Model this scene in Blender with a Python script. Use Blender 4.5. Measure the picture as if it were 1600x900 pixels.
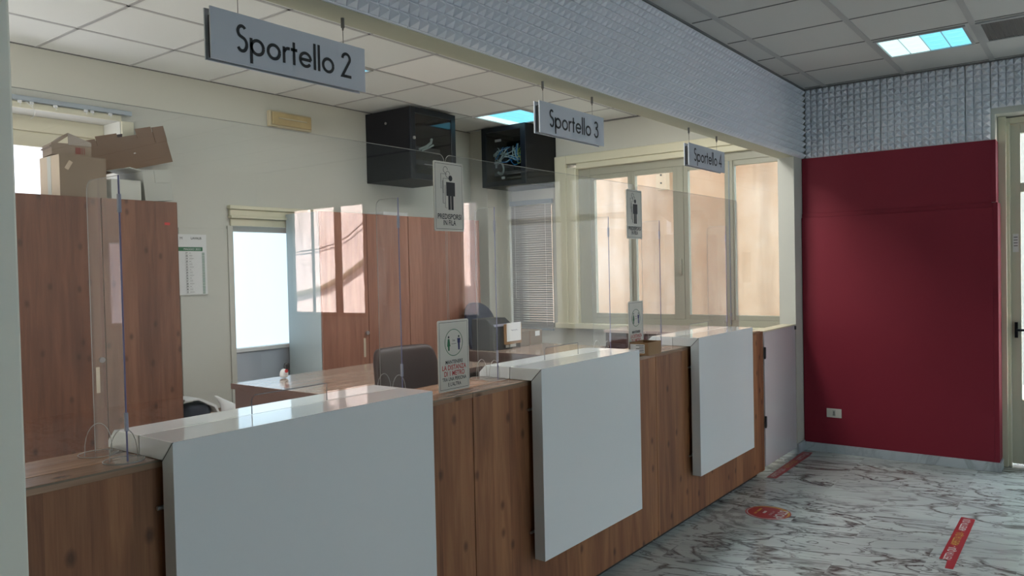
import bpy, bmesh, math, random
from mathutils import Vector, Matrix
random.seed(7)
for o in list(bpy.data.objects): bpy.data.objects.remove(o)
SC = bpy.context.scene
COL = SC.collection
PI = math.pi

# ---------------------------------------------------------------- camera
def make_camera():
    yaw, pitch, roll = math.radians(37.13266), math.radians(-1.26083), math.radians(-1.2577)
    f = Vector((math.cos(yaw)*math.cos(pitch), math.sin(yaw)*math.cos(pitch), math.sin(pitch)))
    rt = Vector((math.sin(yaw), -math.cos(yaw), 0)); up = rt.cross(f)
    r2 = rt*math.cos(roll)+up*math.sin(roll); u2 = -rt*math.sin(roll)+up*math.cos(roll)
    cd = bpy.data.cameras.new('camera'); cd.sensor_width = 36; cd.lens = 1215.34*36/1600
    cd.clip_start = .05; cd.clip_end = 200
    cam = bpy.data.objects.new('camera', cd); COL.objects.link(cam)
    m = Matrix((r2, u2, -f)).transposed().to_4x4(); m.translation = (0, 0, 1.6)
    cam.matrix_world = m; SC.camera = cam
make_camera()

# ---------------------------------------------------------------- light
SC.view_settings.view_transform = 'Standard'; SC.view_settings.look = 'None'
SC.view_settings.gamma = 1; SC.view_settings.use_curve_mapping = False
SC.view_settings.exposure = 1.12
try: SC.cycles.transparent_max_bounces = 32
except Exception: pass
W = bpy.data.worlds.new('sky'); SC.world = W; W.use_nodes = True
W.node_tree.nodes['Background'].inputs[0].default_value = (.70, .86, 1.0, 1)
W.node_tree.nodes['Background'].inputs[1].default_value = 4.6
sd = bpy.data.lights.new('sun', 'SUN'); sd.energy = 24; sd.angle = .01; sd.color = (1, .93, .84)
sun = bpy.data.objects.new('sun', sd); COL.objects.link(sun); sun.location = (-10, -10, 20)
sun.rotation_euler = Vector((.8, .05, -.55)).to_track_quat('-Z', 'Y').to_euler()
def portal(loc, dirv, sx, sy):
    l = bpy.data.lights.new('window_portal', 'AREA'); l.shape = 'RECTANGLE'; l.size = sx; l.size_y = sy
    l.cycles.is_portal = True
    o = bpy.data.objects.new('window_portal', l); COL.objects.link(o); o.location = loc
    o.rotation_euler = Vector(dirv).to_track_quat('-Z', 'Y').to_euler()
portal((7.4, -.2, 1.35), (-1, 0, 0), 1.7, 2.6)
portal((7.15, -4.05, 1.8), (-1, 0, 0), 1.7, 1.6)
portal((7.2, 3.3, 1.85), (-1, 0, 0), 2.3, 1.6)
portal((2.1, -5.95, 1.7), (0, 1, 0), 2.6, 1.6)

# ---------------------------------------------------------------- helpers
def tag(o, label=None, cat=None, group=None, kind=None):
    if label: o['label'] = label
    if cat: o['category'] = cat
    if group: o['group'] = group
    if kind: o['kind'] = kind
    return o
def wpos(o):
    v = Vector(o.location)
    if o.parent: v += wpos(o.parent)
    return v
def empty(name, loc, label, cat, group=None):
    o = bpy.data.objects.new(name, None); COL.objects.link(o); o.location = loc
    o.empty_display_size = .05
    return tag(o, label, cat, group)
class MB:
    def __init__(s): s.v = []; s.f = []
    def add(s, vs, fs):
        n = len(s.v); s.v += [Vector(v) for v in vs]; s.f += [tuple(i+n for i in f) for f in fs]; return s
    def box(s, x0, x1, y0, y1, z0, z1, M=None):
        vs = [Vector(p) for p in ((x0,y0,z0),(x1,y0,z0),(x1,y1,z0),(x0,y1,z0),(x0,y0,z1),(x1,y0,z1),(x1,y1,z1),(x0,y1,z1))]
        if M is not None: vs = [M @ v for v in vs]
        return s.add(vs, [(0,3,2,1),(4,5,6,7),(0,1,5,4),(1,2,6,5),(2,3,7,6),(3,0,4,7)])
    def prism(s, poly, axis, a, b):
        # poly in the two other axes (in order), extruded along axis a..b
        def P(p, t): return {'x': (t, p[0], p[1]), 'y': (p[0], t, p[1]), 'z': (p[0], p[1], t)}[axis]
        n = len(poly); vs = [P(p, a) for p in poly]+[P(p, b) for p in poly]
        return s.add(vs, [tuple(range(n))[::-1], tuple(range(n, 2*n))]+[(i, (i+1) % n, n+(i+1) % n, n+i) for i in range(n)])
    def cyl(s, p, d, r, h, n=16, r2=None):
        d = Vector(d).normalized(); p = Vector(p); q = d.to_track_quat('Z', 'Y').to_matrix(); r2 = r if r2 is None else r2
        vs = []
        for k, rr in ((0, r), (h, r2)):
            for i in range(n):
                a = 2*PI*i/n; vs.append(p+q @ Vector((rr*math.cos(a), rr*math.sin(a), k)))
        return s.add(vs, [tuple(range(n))[::-1], tuple(range(n, 2*n))]+[(i, (i+1) % n, n+(i+1) % n, n+i) for i in range(n)])
    def tube(s, pts, r, n=8):
        pts = [Vector(p) for p in pts]; vs = []; fs = []
        for i, p in enumerate(pts):
            t = (pts[min(i+1, len(pts)-1)]-pts[max(i-1, 0)]).normalized()
            ref = Vector((0, 0, 1)) if abs(t.z) < .95 else Vector((1, 0, 0))
            a = t.cross(ref).normalized(); b = t.cross(a)
            for k in range(n):
                an = 2*PI*k/n; vs.append(p+(a*math.cos(an)+b*math.sin(an))*r)
        for i in range(len(pts)-1):
            for k in range(n): fs.append((i*n+k, i*n+(k+1) % n, (i+1)*n+(k+1) % n, (i+1)*n+k))
        fs.append(tuple(range(n))[::-1]); fs.append(tuple(range((len(pts)-1)*n, len(pts)*n)))
        return s.add(vs, fs)
    def quad(s, a, b, c, d): return s.add([a, b, c, d], [(0, 1, 2, 3)])
    def mesh(s, name, off=Vector((0, 0, 0))):
        me = bpy.data.meshes.new(name); me.from_pydata([v-off for v in s.v], [], s.f)
        bm = bmesh.new(); bm.from_mesh(me); bmesh.ops.recalc_face_normals(bm, faces=bm.faces); bm.to_mesh(me); bm.free()
        return me
    def build(s, name, mat, parent=None, bevel=0, smooth=False, kind=None):
        if parent is not None: off = wpos(parent); loc = Vector((0, 0, 0))
        else:
            mn = [min(v[i] for v in s.v) for i in range(3)]; mx = [max(v[i] for v in s.v) for i in range(3)]
            off = Vector(((mn[0]+mx[0])/2, (mn[1]+mx[1])/2, mn[2])); loc = off
        me = s.mesh(name, off); me.materials.append(mat)
        o = bpy.data.objects.new(name, me); COL.objects.link(o); o.location = loc
        if parent is not None: o.parent = parent
        if smooth:
            for p in me.polygons: p.use_smooth = True
        if bevel:
            m = o.modifiers.new('bevel', 'BEVEL'); m.width = bevel; m.segments = 2; m.limit_method = 'ANGLE'
        if kind: o['kind'] = kind
        return o
def struct(name, mb, mat, **k): return mb.build(name, mat, None, kind='structure', **k)
def copy_tree(o, parent=None):
    c = o.copy(); COL.objects.link(c); c.parent = parent
    for ch in list(o.children): copy_tree(ch, c)
    return c
def rrect(x0, x1, y0, y1, r, corners=(1, 1, 1, 1), n=6):
    # corners: bl, br, tr, tl
    pts = []
    for i, (cx, cy, a0) in enumerate(((x0+r, y0+r, PI), (x1-r, y0+r, 1.5*PI), (x1-r, y1-r, 0), (x0+r, y1-r, .5*PI))):
        if corners[i]:
            for k in range(n+1): a = a0+PI/2*k/n; pts.append((cx+r*math.cos(a), cy+r*math.sin(a)))
        else: pts.append(((x0, y0), (x1, y0), (x1, y1), (x0, y1))[i])
    return pts
def wall_cells(mb, axis, a, b, u0, u1, z0, z1, holes):
    us = sorted({u0, u1, *[h[0] for h in holes], *[h[1] for h in holes]}); zs = sorted({z0, z1, *[h[2] for h in holes], *[h[3] for h in holes]})
    for i in range(len(us)-1):
        for j in range(len(zs)-1):
            cu = (us[i]+us[i+1])/2; cz = (zs[j]+zs[j+1])/2
            if any(h[0] < cu < h[1] and h[2] < cz < h[3] for h in holes): continue
            if axis == 'x': mb.box(a, b, us[i], us[i+1], zs[j], zs[j+1])
            else: mb.box(us[i], us[i+1], a, b, zs[j], zs[j+1])
    return mb

# ---------------------------------------------------------------- materials
def nt(name):
    m = bpy.data.materials.new(name); m.use_nodes = True; t = m.node_tree
    return m, t, t.nodes['Principled BSDF']
def plain(name, col, rough=.5, metal=0, noise=0, nscale=6, bump=0, bscale=60, coat=0, spec=.5):
    m, t, b = nt(name); N = t.nodes; L = t.links
    b.inputs['Base Color'].default_value = (*col, 1); b.inputs['Roughness'].default_value = rough
    b.inputs['Metallic'].default_value = metal; b.inputs['Specular IOR Level'].default_value = spec
    if coat: b.inputs['Coat Weight'].default_value = coat; b.inputs['Coat Roughness'].default_value = .05
    tc = N.new('ShaderNodeTexCoord')
    if noise:
        n = N.new('ShaderNodeTexNoise'); n.inputs['Scale'].default_value = nscale; n.inputs['Detail'].default_value = 4
        L.new(tc.outputs['Object'], n.inputs['Vector'])
        mx = N.new('ShaderNodeMix'); mx.data_type = 'RGBA'
        mx.inputs[6].default_value = (*[c*(1-noise) for c in col], 1); mx.inputs[7].default_value = (*[min(1, c*(1+noise)) for c in col], 1)
        L.new(n.outputs['Fac'], mx.inputs[0]); L.new(mx.outputs[2], b.inputs['Base Color'])
    if bump:
        n = N.new('ShaderNodeTexNoise'); n.inputs['Scale'].default_value = bscale; L.new(tc.outputs['Object'], n.inputs['Vector'])
        bp = N.new('ShaderNodeBump'); bp.inputs['Strength'].default_value = bump; bp.inputs['Distance'].default_value = .002
        L.new(n.outputs['Fac'], bp.inputs['Height']); L.new(bp.outputs['Normal'], b.inputs['Normal'])
    return m
def ramp(N, pts):
    r = N.new('ShaderNodeValToRGB'); e = r.color_ramp.elements
    while len(e) < len(pts): e.new(.5)
    for k, (p, c) in enumerate(pts): e[k].position = p; e[k].color = (*c, 1) if len(c) == 3 else c
    return r
def math_n(t, op, a, b=None, c=None):
    n = t.nodes.new('ShaderNodeMath'); n.operation = op
    for i, v in enumerate((a, b, c)):
        if v is None: continue
        if isinstance(v, (int, float)): n.inputs[i].default_value = v
        else: t.links.new(v, n.inputs[i])
    return n.outputs[0]
def wood(name, dark, mid, light, rough=.45, grain='z', plank=.11, knots=True):
    m, t, b = nt(name); N = t.nodes; L = t.links
    g = N.new('ShaderNodeNewGeometry'); sep = N.new('ShaderNodeSeparateXYZ'); L.new(g.outputs['Position'], sep.inputs[0])
    ax = {'x': 0, 'y': 1, 'z': 2}; along = sep.outputs[ax[grain]]
    oth = [sep.outputs[i] for i in range(3) if i != ax[grain]]
    across = math_n(t, 'ADD', oth[0], math_n(t, 'MULTIPLY', oth[1], .73))
    pl = math_n(t, 'FLOOR', math_n(t, 'DIVIDE', across, plank))
    wn = N.new('ShaderNodeTexWhiteNoise'); wn.noise_dimensions = '1D'; L.new(pl, wn.inputs['W'])
    cv = N.new('ShaderNodeCombineXYZ'); L.new(math_n(t, 'MULTIPLY', across, 9), cv.inputs[0])
    L.new(math_n(t, 'ADD', math_n(t, 'MULTIPLY', along, .8), math_n(t, 'MULTIPLY', wn.outputs['Value'], 17)), cv.inputs[1])
    n1 = N.new('ShaderNodeTexNoise'); n1.inputs['Scale'].default_value = 2.2; n1.inputs['Detail'].default_value = 6; n1.inputs['Distortion'].default_value = .7
    L.new(cv.outputs[0], n1.inputs['Vector'])
    cv2 = N.new('ShaderNodeCombineXYZ'); L.new(math_n(t, 'MULTIPLY', across, 90), cv2.inputs[0]); L.new(math_n(t, 'MULTIPLY', along, 3), cv2.inputs[1])
    n2 = N.new('ShaderNodeTexNoise'); n2.inputs['Scale'].default_value = 2.0; n2.inputs['Detail'].default_value = 3; L.new(cv2.outputs[0], n2.inputs['Vector'])
    s = math_n(t, 'ADD', math_n(t, 'MULTIPLY', n1.outputs['Fac'], .62), math_n(t, 'MULTIPLY', n2.outputs['Fac'], .22))
    s = math_n(t, 'ADD', s, math_n(t, 'MULTIPLY', wn.outputs['Value'], .22))
    r = ramp(N, [(.32, dark), (.52, mid), (.72, light)]); L.new(s, r.inputs[0]); out = r.outputs[0]
    if knots:
        cv3 = N.new('ShaderNodeCombineXYZ'); L.new(math_n(t, 'MULTIPLY', across, 5.5), cv3.inputs[0]); L.new(math_n(t, 'MULTIPLY', along, 3.4), cv3.inputs[1])
        vo = N.new('ShaderNodeTexVoronoi'); vo.inputs['Scale'].default_value = 1; vo.inputs['Randomness'].default_value = 1; vo.voronoi_dimensions = '2D'
        L.new(cv3.outputs[0], vo.inputs['Vector'])
        rk = ramp(N, [(.03, (.25, .18, .14)), (.1, (1, 1, 1))]); L.new(vo.outputs['Distance'], rk.inputs[0])
        mx = N.new('ShaderNodeMix'); mx.data_type = 'RGBA'; mx.blend_type = 'MULTIPLY'; mx.inputs[0].default_value = .75
        L.new(out, mx.inputs[6]); L.new(rk.outputs[0], mx.inputs[7]); out = mx.outputs[2]
    L.new(out, b.inputs['Base Color']); b.inputs['Roughness'].default_value = rough
    return m
def marble(name, base=(.52, .555, .53), tile=(.60, .40), gloss=.12, veins=1.0):
    m, t, b = nt(name); N = t.nodes; L = t.links
    g = N.new('ShaderNodeNewGeometry'); sep = N.new('ShaderNodeSeparateXYZ'); L.new(g.outputs['Position'], sep.inputs[0])
    ty = math_n(t, 'FLOOR', math_n(t, 'DIVIDE', math_n(t, 'ADD', sep.outputs[1], 30.05), tile[1]))
    tx = math_n(t, 'FLOOR', math_n(t, 'ADD', math_n(t, 'DIVIDE', math_n(t, 'ADD', sep.outputs[0], 30.1), tile[0]), math_n(t, 'MULTIPLY', ty, .37)))
    wn = N.new('ShaderNodeTexWhiteNoise'); wn.noise_dimensions = '2D'
    c2 = N.new('ShaderNodeCombineXYZ'); L.new(tx, c2.inputs[0]); L.new(ty, c2.inputs[1]); L.new(c2.outputs[0], wn.inputs['Vector'])
    cv = N.new('ShaderNodeCombineXYZ')
    # veins run mostly across the hall, wandering, and shift from slab to slab
    u = math_n(t, 'ADD', math_n(t, 'MULTIPLY', sep.outputs[0], 1.0), math_n(t, 'MULTIPLY', sep.outputs[1], .22))
    L.new(math_n(t, 'ADD', math_n(t, 'MULTIPLY', u, 3.2), math_n(t, 'MULTIPLY', wn.outputs['Value'], .9)), cv.inputs[0])
    L.new(math_n(t, 'ADD', math_n(t, 'MULTIPLY', sep.outputs[1], 1.15), math_n(t, 'MULTIPLY', wn.outputs['Value'], .7)), cv.inputs[1])
    L.new(sep.outputs[2], cv.inputs[2])
    def ridge(scale, dist, detail, off):
        mp = N.new('ShaderNodeMapping'); mp.inputs['Location'].default_value = (off, off*.7, 0); L.new(cv.outputs[0], mp.inputs[0])
        n = N.new('ShaderNodeTexNoise'); n.inputs['Scale'].default_value = scale; n.inputs['Detail'].default_value = detail
        n.inputs['Distortion'].default_value = dist; n.inputs['Roughness'].default_value = .52; L.new(mp.outputs[0], n.inputs['Vector'])
        return math_n(t, 'ABSOLUTE', math_n(t, 'SUBTRACT', n.outputs['Fac'], .5)), mp
    r1, mp1 = ridge(1.1, 1.1, 8, 3.1); r2, mp2 = ridge(2.6, .9, 7, 9.7)
    v1 = ramp(N, [(0, (1, 1, 1)), (.010, (.7, .7, .7)), (.034, (0, 0, 0))]); L.new(r1, v1.inputs[0])
    v2 = ramp(N, [(0, (.8, .8, .8)), (.022, (0, 0, 0))]); L.new(r2, v2.inputs[0])
    msk = N.new('ShaderNodeTexNoise'); msk.inputs['Scale'].default_value = .8; msk.inputs['Detail'].default_value = 2; L.new(cv.outputs[0], msk.inputs['Vector'])
    mr = ramp(N, [(.32, (.2, .2, .2)), (.54, (1, 1, 1))]); L.new(msk.outputs['Fac'], mr.inputs[0])
    vv = math_n(t, 'MULTIPLY', math_n(t, 'MAXIMUM', v1.outputs[0], v2.outputs[0]), math_n(t, 'MULTIPLY', mr.outputs[0], veins))
    cl = N.new('ShaderNodeTexNoise'); cl.inputs['Scale'].default_value = 1.3; cl.inputs['Detail'].default_value = 5; L.new(cv.outputs[0], cl.inputs['Vector'])
    cr = ramp(N, [(.3, tuple(c*.82 for c in base)), (.55, base), (.8, tuple(min(1, c*1.15) for c in base))]); L.new(cl.outputs['Fac'], cr.inputs[0])
    tv = N.new('ShaderNodeMix'); tv.data_type = 'RGBA'; tv.blend_type = 'MULTIPLY'; tv.inputs[0].default_value = 1
    tr = ramp(N, [(0, (.88, .88, .88)), (1, (1, 1, 1))]); L.new(wn.outputs['Value'], tr.inputs[0]); L.new(cr.outputs[0], tv.inputs[6]); L.new(tr.outputs[0], tv.inputs[7])
    dk = ramp(N, [(.35, (.045, .04, .05)), (.65, (.10, .085, .07))]); L.new(cl.outputs['Fac'], dk.inputs[0])
    mx = N.new('ShaderNodeMix'); mx.data_type = 'RGBA'; L.new(vv, mx.inputs[0]); L.new(tv.outputs[2], mx.inputs[6]); L.new(dk.outputs[0], mx.inputs[7])
    L.new(mx.outputs[2], b.inputs['Base Color']); b.inputs['Roughness'].default_value = gloss
    return m
def acrylic(name, tint=(.97, .975, .985), f0=.045, boost=1.0, rough=0.0):
    m = bpy.data.materials.new(name); m.use_nodes = True; t = m.node_tree; N = t.nodes; L = t.links; N.clear()
    out = N.new('ShaderNodeOutputMaterial'); tr = N.new('ShaderNodeBsdfTransparent'); tr.inputs[0].default_value = (*tint, 1)
    gl = N.new('ShaderNodeBsdfGlossy'); gl.inputs['Roughness'].default_value = rough
    g = N.new('ShaderNodeNewGeometry'); d = N.new('ShaderNodeVectorMath'); d.operation = 'DOT_PRODUCT'
    L.new(g.outputs['Incoming'], d.inputs[0]); L.new(g.outputs['Normal'], d.inputs[1])
    a = math_n(t, 'ABSOLUTE', d.outputs['Value']); p = math_n(t, 'POWER', math_n(t, 'SUBTRACT', 1.0, a), 5.0)
    f = math_n(t, 'MULTIPLY', math_n(t, 'ADD', math_n(t, 'MULTIPLY', p, 1-f0), f0), boost)
    mx = N.new('ShaderNodeMixShader'); L.new(f, mx.inputs[0]); L.new(tr.outputs[0], mx.inputs[1]); L.new(gl.outputs[0], mx.inputs[2])
    L.new(mx.outputs[0], out.inputs[0]); return m
def emit(name, col, s):
    m, t, b = nt(name); b.inputs['Base Color'].default_value = (*[c*.5 for c in col], 1)
    b.inputs['Emission Color'].default_value = (*col, 1); b.inputs['Emission Strength'].default_value = s
    b.inputs['Roughness'].default_value = .4; return m

M = {}
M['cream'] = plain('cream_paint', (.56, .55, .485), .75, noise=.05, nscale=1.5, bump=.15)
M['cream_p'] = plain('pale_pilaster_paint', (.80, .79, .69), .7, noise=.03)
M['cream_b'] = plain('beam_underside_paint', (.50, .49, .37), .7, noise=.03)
M['cream_trim'] = plain('cream_gloss_trim', (.66, .62, .46), .4, noise=.04)
M['frame'] = plain('sage_window_frame', (.34, .33, .26), .35)
M['doorf'] = plain('cream_door_leaf', (.56, .54, .42), .4)
M['ceil'] = plain('ceiling_tile', (.58, .565, .54), .9, noise=.05, nscale=180, bump=.2, bscale=300)
M['ceil_office'] = plain('office_ceiling_tile', (.74, .745, .71), .9, noise=.04, nscale=180)
M['ceil_light'] = plain('new_ceiling_tile', (.84, .83, .79), .9, noise=.10, nscale=150)
M['tbar'] = plain('ceiling_grid_bar', (.42, .41, .40), .5)
M['tbar_dark'] = plain('ceiling_grid_gap', (.16, .155, .15), .7)
M['foam'] = plain('white_acoustic_foam', (.76, .76, .80), .95)
M['red'] = plain('crimson_board', (.212, .0145, .029), .6, spec=.3, noise=.06, nscale=2)
M['wood'] = wood('walnut_laminate', (.15, .052, .020), (.26, .103, .041), (.38, .168, .070), rough=.55)
M['wood_top'] = wood('walnut_laminate_top', (.19, .10, .06), (.29, .165, .10), (.38, .235, .155), rough=.25, grain='x')
M['wardwood'] = wood('wardrobe_walnut', (.085, .032, .017), (.14, .055, .029), (.20, .086, .047), rough=.5, plank=.14)
M['wardwood_red'] = wood('wardrobe_cherry', (.20, .078, .046), (.28, .118, .074), (.36, .165, .105), rough=.4, plank=.2, knots=False)
M['deskwood'] = wood('desk_oak', (.27, .19, .14), (.35, .25, .19), (.42, .31, .24), rough=.16, grain='x', knots=False)
M['darkwood'] = plain('dark_panel', (.045, .022, .018), .35)
M['plumwood'] = plain('plum_brown_edge', (.10, .06, .05), .4)
M['edge'] = plain('counter_edge_band', (.20, .14, .085), .45)
M['white'] = plain('white_lacquer', (.76, .78, .77), .06, coat=.5); M['white_front'] = plain('white_lacquer_front', (.70, .72, .72), .32)
M['white_side'] = M['white']
M['seam'] = plain('dark_seam', (.03, .03, .03), .8)
M['plinth'] = plain('black_plinth', (.012, .01, .01), .6)
M['marble'] = marble('veined_marble')
M['marble_bb'] = marble('grey_marble_skirting', (.52, .57, .60), (2, 2), .25, .4)
M['black'] = plain('black_metal', (.006, .006, .008), .5, spec=.25)
M['blackin'] = plain('black_interior', (.006, .006, .007), .8)
M['bluegrey'] = plain('door_profile', (.008, .011, .017), .28, spec=.4)
M['steel'] = plain('brushed_steel', (.5, .5, .5), .3, metal=1)
M['gunmetal'] = plain('dull_steel_wire', (.16, .15, .14), .4, metal=.3)
M['alu'] = plain('silver_sign_plate', (.50, .53, .58), .38, metal=.15)
M['ink'] = plain('black_lettering', (.012, .012, .014), .5)
M['redink'] = plain('red_lettering', (.45, .02, .02), .5)
M['greenink'] = plain('green_print', (.01, .13, .05), .5)
M['navyink'] = plain('navy_print', (.01, .01, .10), .5)
M['signwhite'] = plain('ivory_sign_board', (.60, .57, .50), .4)
M['acrylic'] = acrylic('clear_acrylic')
M['acrylic2'] = acrylic('clear_side_acrylic', f0=.03, boost=.55)
M['acr_edge'] = plain('acrylic_edge', (.20, .19, .33), .2)
M['slot_edge'] = plain('slot_edge_grey', (.16, .16, .18), .3)
M['card_print'] = plain('faded_red_print', (.17, .045, .03), .7)
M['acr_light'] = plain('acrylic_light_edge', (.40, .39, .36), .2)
M['clip'] = plain('clear_plastic_clip', (.34, .34, .42), .2)
M['glass'] = acrylic('window_glass', (.95, .97, .96))
M['rackglass'] = acrylic('smoked_glass', (.84, .86, .88), f0=.05)
M['frost'] = emit('frosted_daylight_pane', (.56, .74, .86), .8)
M['frost2'] = emit('bright_white_pane', (.84, .87, .97), 1.1); M['fill_glow'] = emit('fill_glow_pane', (.97, .98, 1.0), 5)  # the strongest glow is added fill light for the office
M['card'] = plain('brown_cardboard', (.20, .125, .08), .85, noise=.1, nscale=5)
M['card_l'] = plain('light_cardboard', (.46, .37, .27), .85, noise=.06, nscale=5)
M['card_d'] = plain('dull_cardboard', (.20, .15, .105), .85, noise=.08, nscale=5)
M['card_g'] = plain('greyish_white_carton', (.42, .42, .37), .8, noise=.08, nscale=5)
M['card_g2'] = plain('grey_brown_cardboard', (.26, .22, .18), .85, noise=.08)
M['card_o'] = plain('orange_brown_carton', (.30, .17, .08), .8, noise=.06, nscale=8)
M['paper'] = plain('white_paper', (.70, .70, .68), .7)
M['yellowed'] = plain('yellowed_plastic', (.42, .32, .16), .35, noise=.25, nscale=9)
M['yellowed_f'] = plain('beige_plastic', (.46, .40, .27), .4)
M['leather'] = plain('dark_brown_leather', (.036, .018, .015), .5, spec=.3)
M['navy'] = plain('navy_mesh_fabric', (.012, .014, .032), .7)
M['darkgrey'] = plain('charcoal_plastic', (.03, .032, .036), .5)
M['blind'] = plain('grey_blind_slat', (.40, .39, .37), .5)
M['wardside_lit'] = plain('window_lit_grey_side', (.42, .46, .45), .35)  # window light falling on the side is put into this grey
M['gate'] = plain('grey_white_gate', (.68, .66, .68), .15, coat=.3)
M['sticker'] = plain('crimson_floor_vinyl', (.36, .012, .018), .35)
M['sticker_y'] = plain('yellow_floor_print', (.55, .32, .05), .4)
M['sticker_w'] = plain('white_floor_print', (.60, .57, .54), .4)
M['bluecable'] = plain('blue_cable', (.02, .22, .5), .4)
M['whitecable'] = plain('white_cable', (.5, .6, .55), .4)
M['yellowcable'] = plain('yellow_cable', (.5, .55, .08), .4)
M['vent'] = plain('brown_grille', (.11, .095, .085), .6)
M['galv'] = plain('galvanised_rail', (.33, .37, .40), .4, metal=.4)
M['stucco'] = None

def facade_mat(a=(.52, .30, .19), c=(.66, .43, .31), d=(.76, .56, .44)):
    m, t, b = nt('pink_stucco'); N = t.nodes; L = t.links
    g = N.new('ShaderNodeNewGeometry')
    n = N.new('ShaderNodeTexNoise'); n.inputs['Scale'].default_value = 1.1; n.inputs['Detail'].default_value = 7; L.new(g.outputs['Position'], n.inputs['Vector'])
    r = ramp(N, [(.3, a), (.5, c), (.72, d)]); L.new(n.outputs['Fac'], r.inputs[0])
    mp = N.new('ShaderNodeMapping'); mp.inputs['Scale'].default_value = (1, 5, .6); L.new(g.outputs['Position'], mp.inputs[0])
    n2 = N.new('ShaderNodeTexNoise'); n2.inputs['Scale'].default_value = .9; n2.inputs['Detail'].default_value = 5; L.new(mp.outputs[0], n2.inputs['Vector'])
    r2 = ramp(N, [(.33, (.62, .6, .58)), (.5, (1, 1, 1))]); L.new(n2.outputs['Fac'], r2.inputs[0])
    mx = N.new('ShaderNodeMix'); mx.data_type = 'RGBA'; mx.blend_type = 'MULTIPLY'; mx.inputs[0].default_value = .5
    L.new(r.outputs[0], mx.inputs[6]); L.new(r2.outputs[0], mx.inputs[7]); L.new(mx.outputs[2], b.inputs['Base Color'])
    b.inputs['Roughness'].default_value = .9; return m
M['stucco'] = facade_mat((.38, .24, .15), (.47, .335, .235), (.55, .435, .35)); M['stucco2'] = facade_mat((.60, .44, .42), (.67, .51, .49), (.72, .58, .56))

# text as flat meshes laid on a plane
def text_mb(txt, size, O, R, U, bold=0.0, cx=True, width=None):
    cu = bpy.data.curves.new('t', 'FONT'); cu.body = txt; cu.size = 1; cu.offset = bold
    o = bpy.data.objects.new('t', cu); COL.objects.link(o)
    dg = bpy.context.evaluated_depsgraph_get(); me = bpy.data.meshes.new_from_object(o.evaluated_get(dg))
    vs = [v.co.copy() for v in me.vertices]; fs = [tuple(p.vertices) for p in me.polygons]
    bpy.data.objects.remove(o); bpy.data.curves.remove(cu); bpy.data.meshes.remove(me)
    if not vs: return MB()
    x0 = min(v.x for v in vs); x1 = max(v.x for v in vs); sx = size if width is None else width/(x1-x0)
    O = Vector(O); R = Vector(R); U = Vector(U); c = (x0+x1)/2 if cx else x0
    return MB().add([O+R*((v.x-c)*sx)+U*(v.y*size) for v in vs], fs)
def merge(*ms):
    m = MB()
    for q in ms: m.add(q.v, q.f)
    return m

# geometric sans letters (round bowls, straight stems), ascender height = 1
def arc(cx, cy, r, a0, a1, n=20, ry=None):
    ry = r if ry is None else ry
    return [(cx+r*math.cos(math.radians(a0+(a1-a0)*i/n)), cy+ry*math.sin(math.radians(a0+(a1-a0)*i/n))) for i in range(n+1)]
XH = .61; SW = .116; rb = (XH-SW)/2
GL = {
 'S': ([arc(.26, .745, .155, 35, 255, ry=.185)+arc(.26, .30, .185, 75, -150, ry=.235)], .52),
 'p': ([[(.05+SW/2, XH-.01), (.05+SW/2, -.30)], arc(.05+rb+SW/2+.01, XH/2, rb, 0, 360, 32)], .72),
 'o': ([arc(rb+SW/2+.03, XH/2, rb, 0, 360, 32)], .68),
 'r': ([[(.09, XH-.01), (.09, 0)], arc(.30, .36, .20, 165, 75, 8)], .38),
 't': ([[(.16, .84), (.16, 0)], [(.02, XH-.05), (.31, XH-.05)]], .35),
 'e': ([arc(rb+SW/2+.03, XH/2, rb, 0, 325, 30)+[], [(rb*2+SW/2+.03, XH/2), (SW/2+.05, XH/2)]], .68),
 'l': ([[(.09, 1.0), (.09, 0)]], .20),
 ' ': ([], .30),
 '2': ([arc(.27, .745, .19, 180, -32)+[(.06, .05), (.52, .05)]], .56),
 '3': ([arc(.25, .755, .165, 160, -90)+[(.19, .59)], [(.19, .545)]+arc(.25, .29, .215, 85, -165, ry=.245)], .54),
 '4': ([[(.42, 0), (.42, .96), (.05, .27), (.56, .27)]], .60),
}
def stroke(pts, w, T):
    m = MB(); P = [Vector((p[0], p[1])) for p in pts]; n = len(P); Lf = []; Rt = []
    for i in range(n):
        a = P[max(i-1, 0)]; b = P[i]; c = P[min(i+1, n-1)]
        d0 = (b-a).normalized() if i else (c-b).normalized(); d1 = (c-b).normalized() if i < n-1 else d0
        n0 = Vector((-d0.y, d0.x)); n1 = Vector((-d1.y, d1.x)); k = (n0+n1)
        k = k.normalized() if k.length > .01 else n0
        s = min(1/max(k.dot(n0), .35), 2.6); Lf.append(b+k*w/2*s); Rt.append(b-k*w/2*s)
    vs = [T(v) for v in Lf]+[T(v) for v in Rt]
    return m.add(vs, [(i, i+1, n+i+1, n+i) for i in range(n-1)])
def geo_text(txt, h, O, R, U):
    m = MB(); x = 0; O = Vector(O); R = Vector(R); U = Vector(U)
    tot = sum(GL[c][1] for c in txt)
    for ch in txt:
        st, adv = GL[ch]
        for s in st:
            q = stroke(s, SW, lambda v, x=x: O+R*((v.x+x-tot/2)*h)+U*(v.y*h)); m.add(q.v, q.f)
        x += adv
    return m

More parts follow.
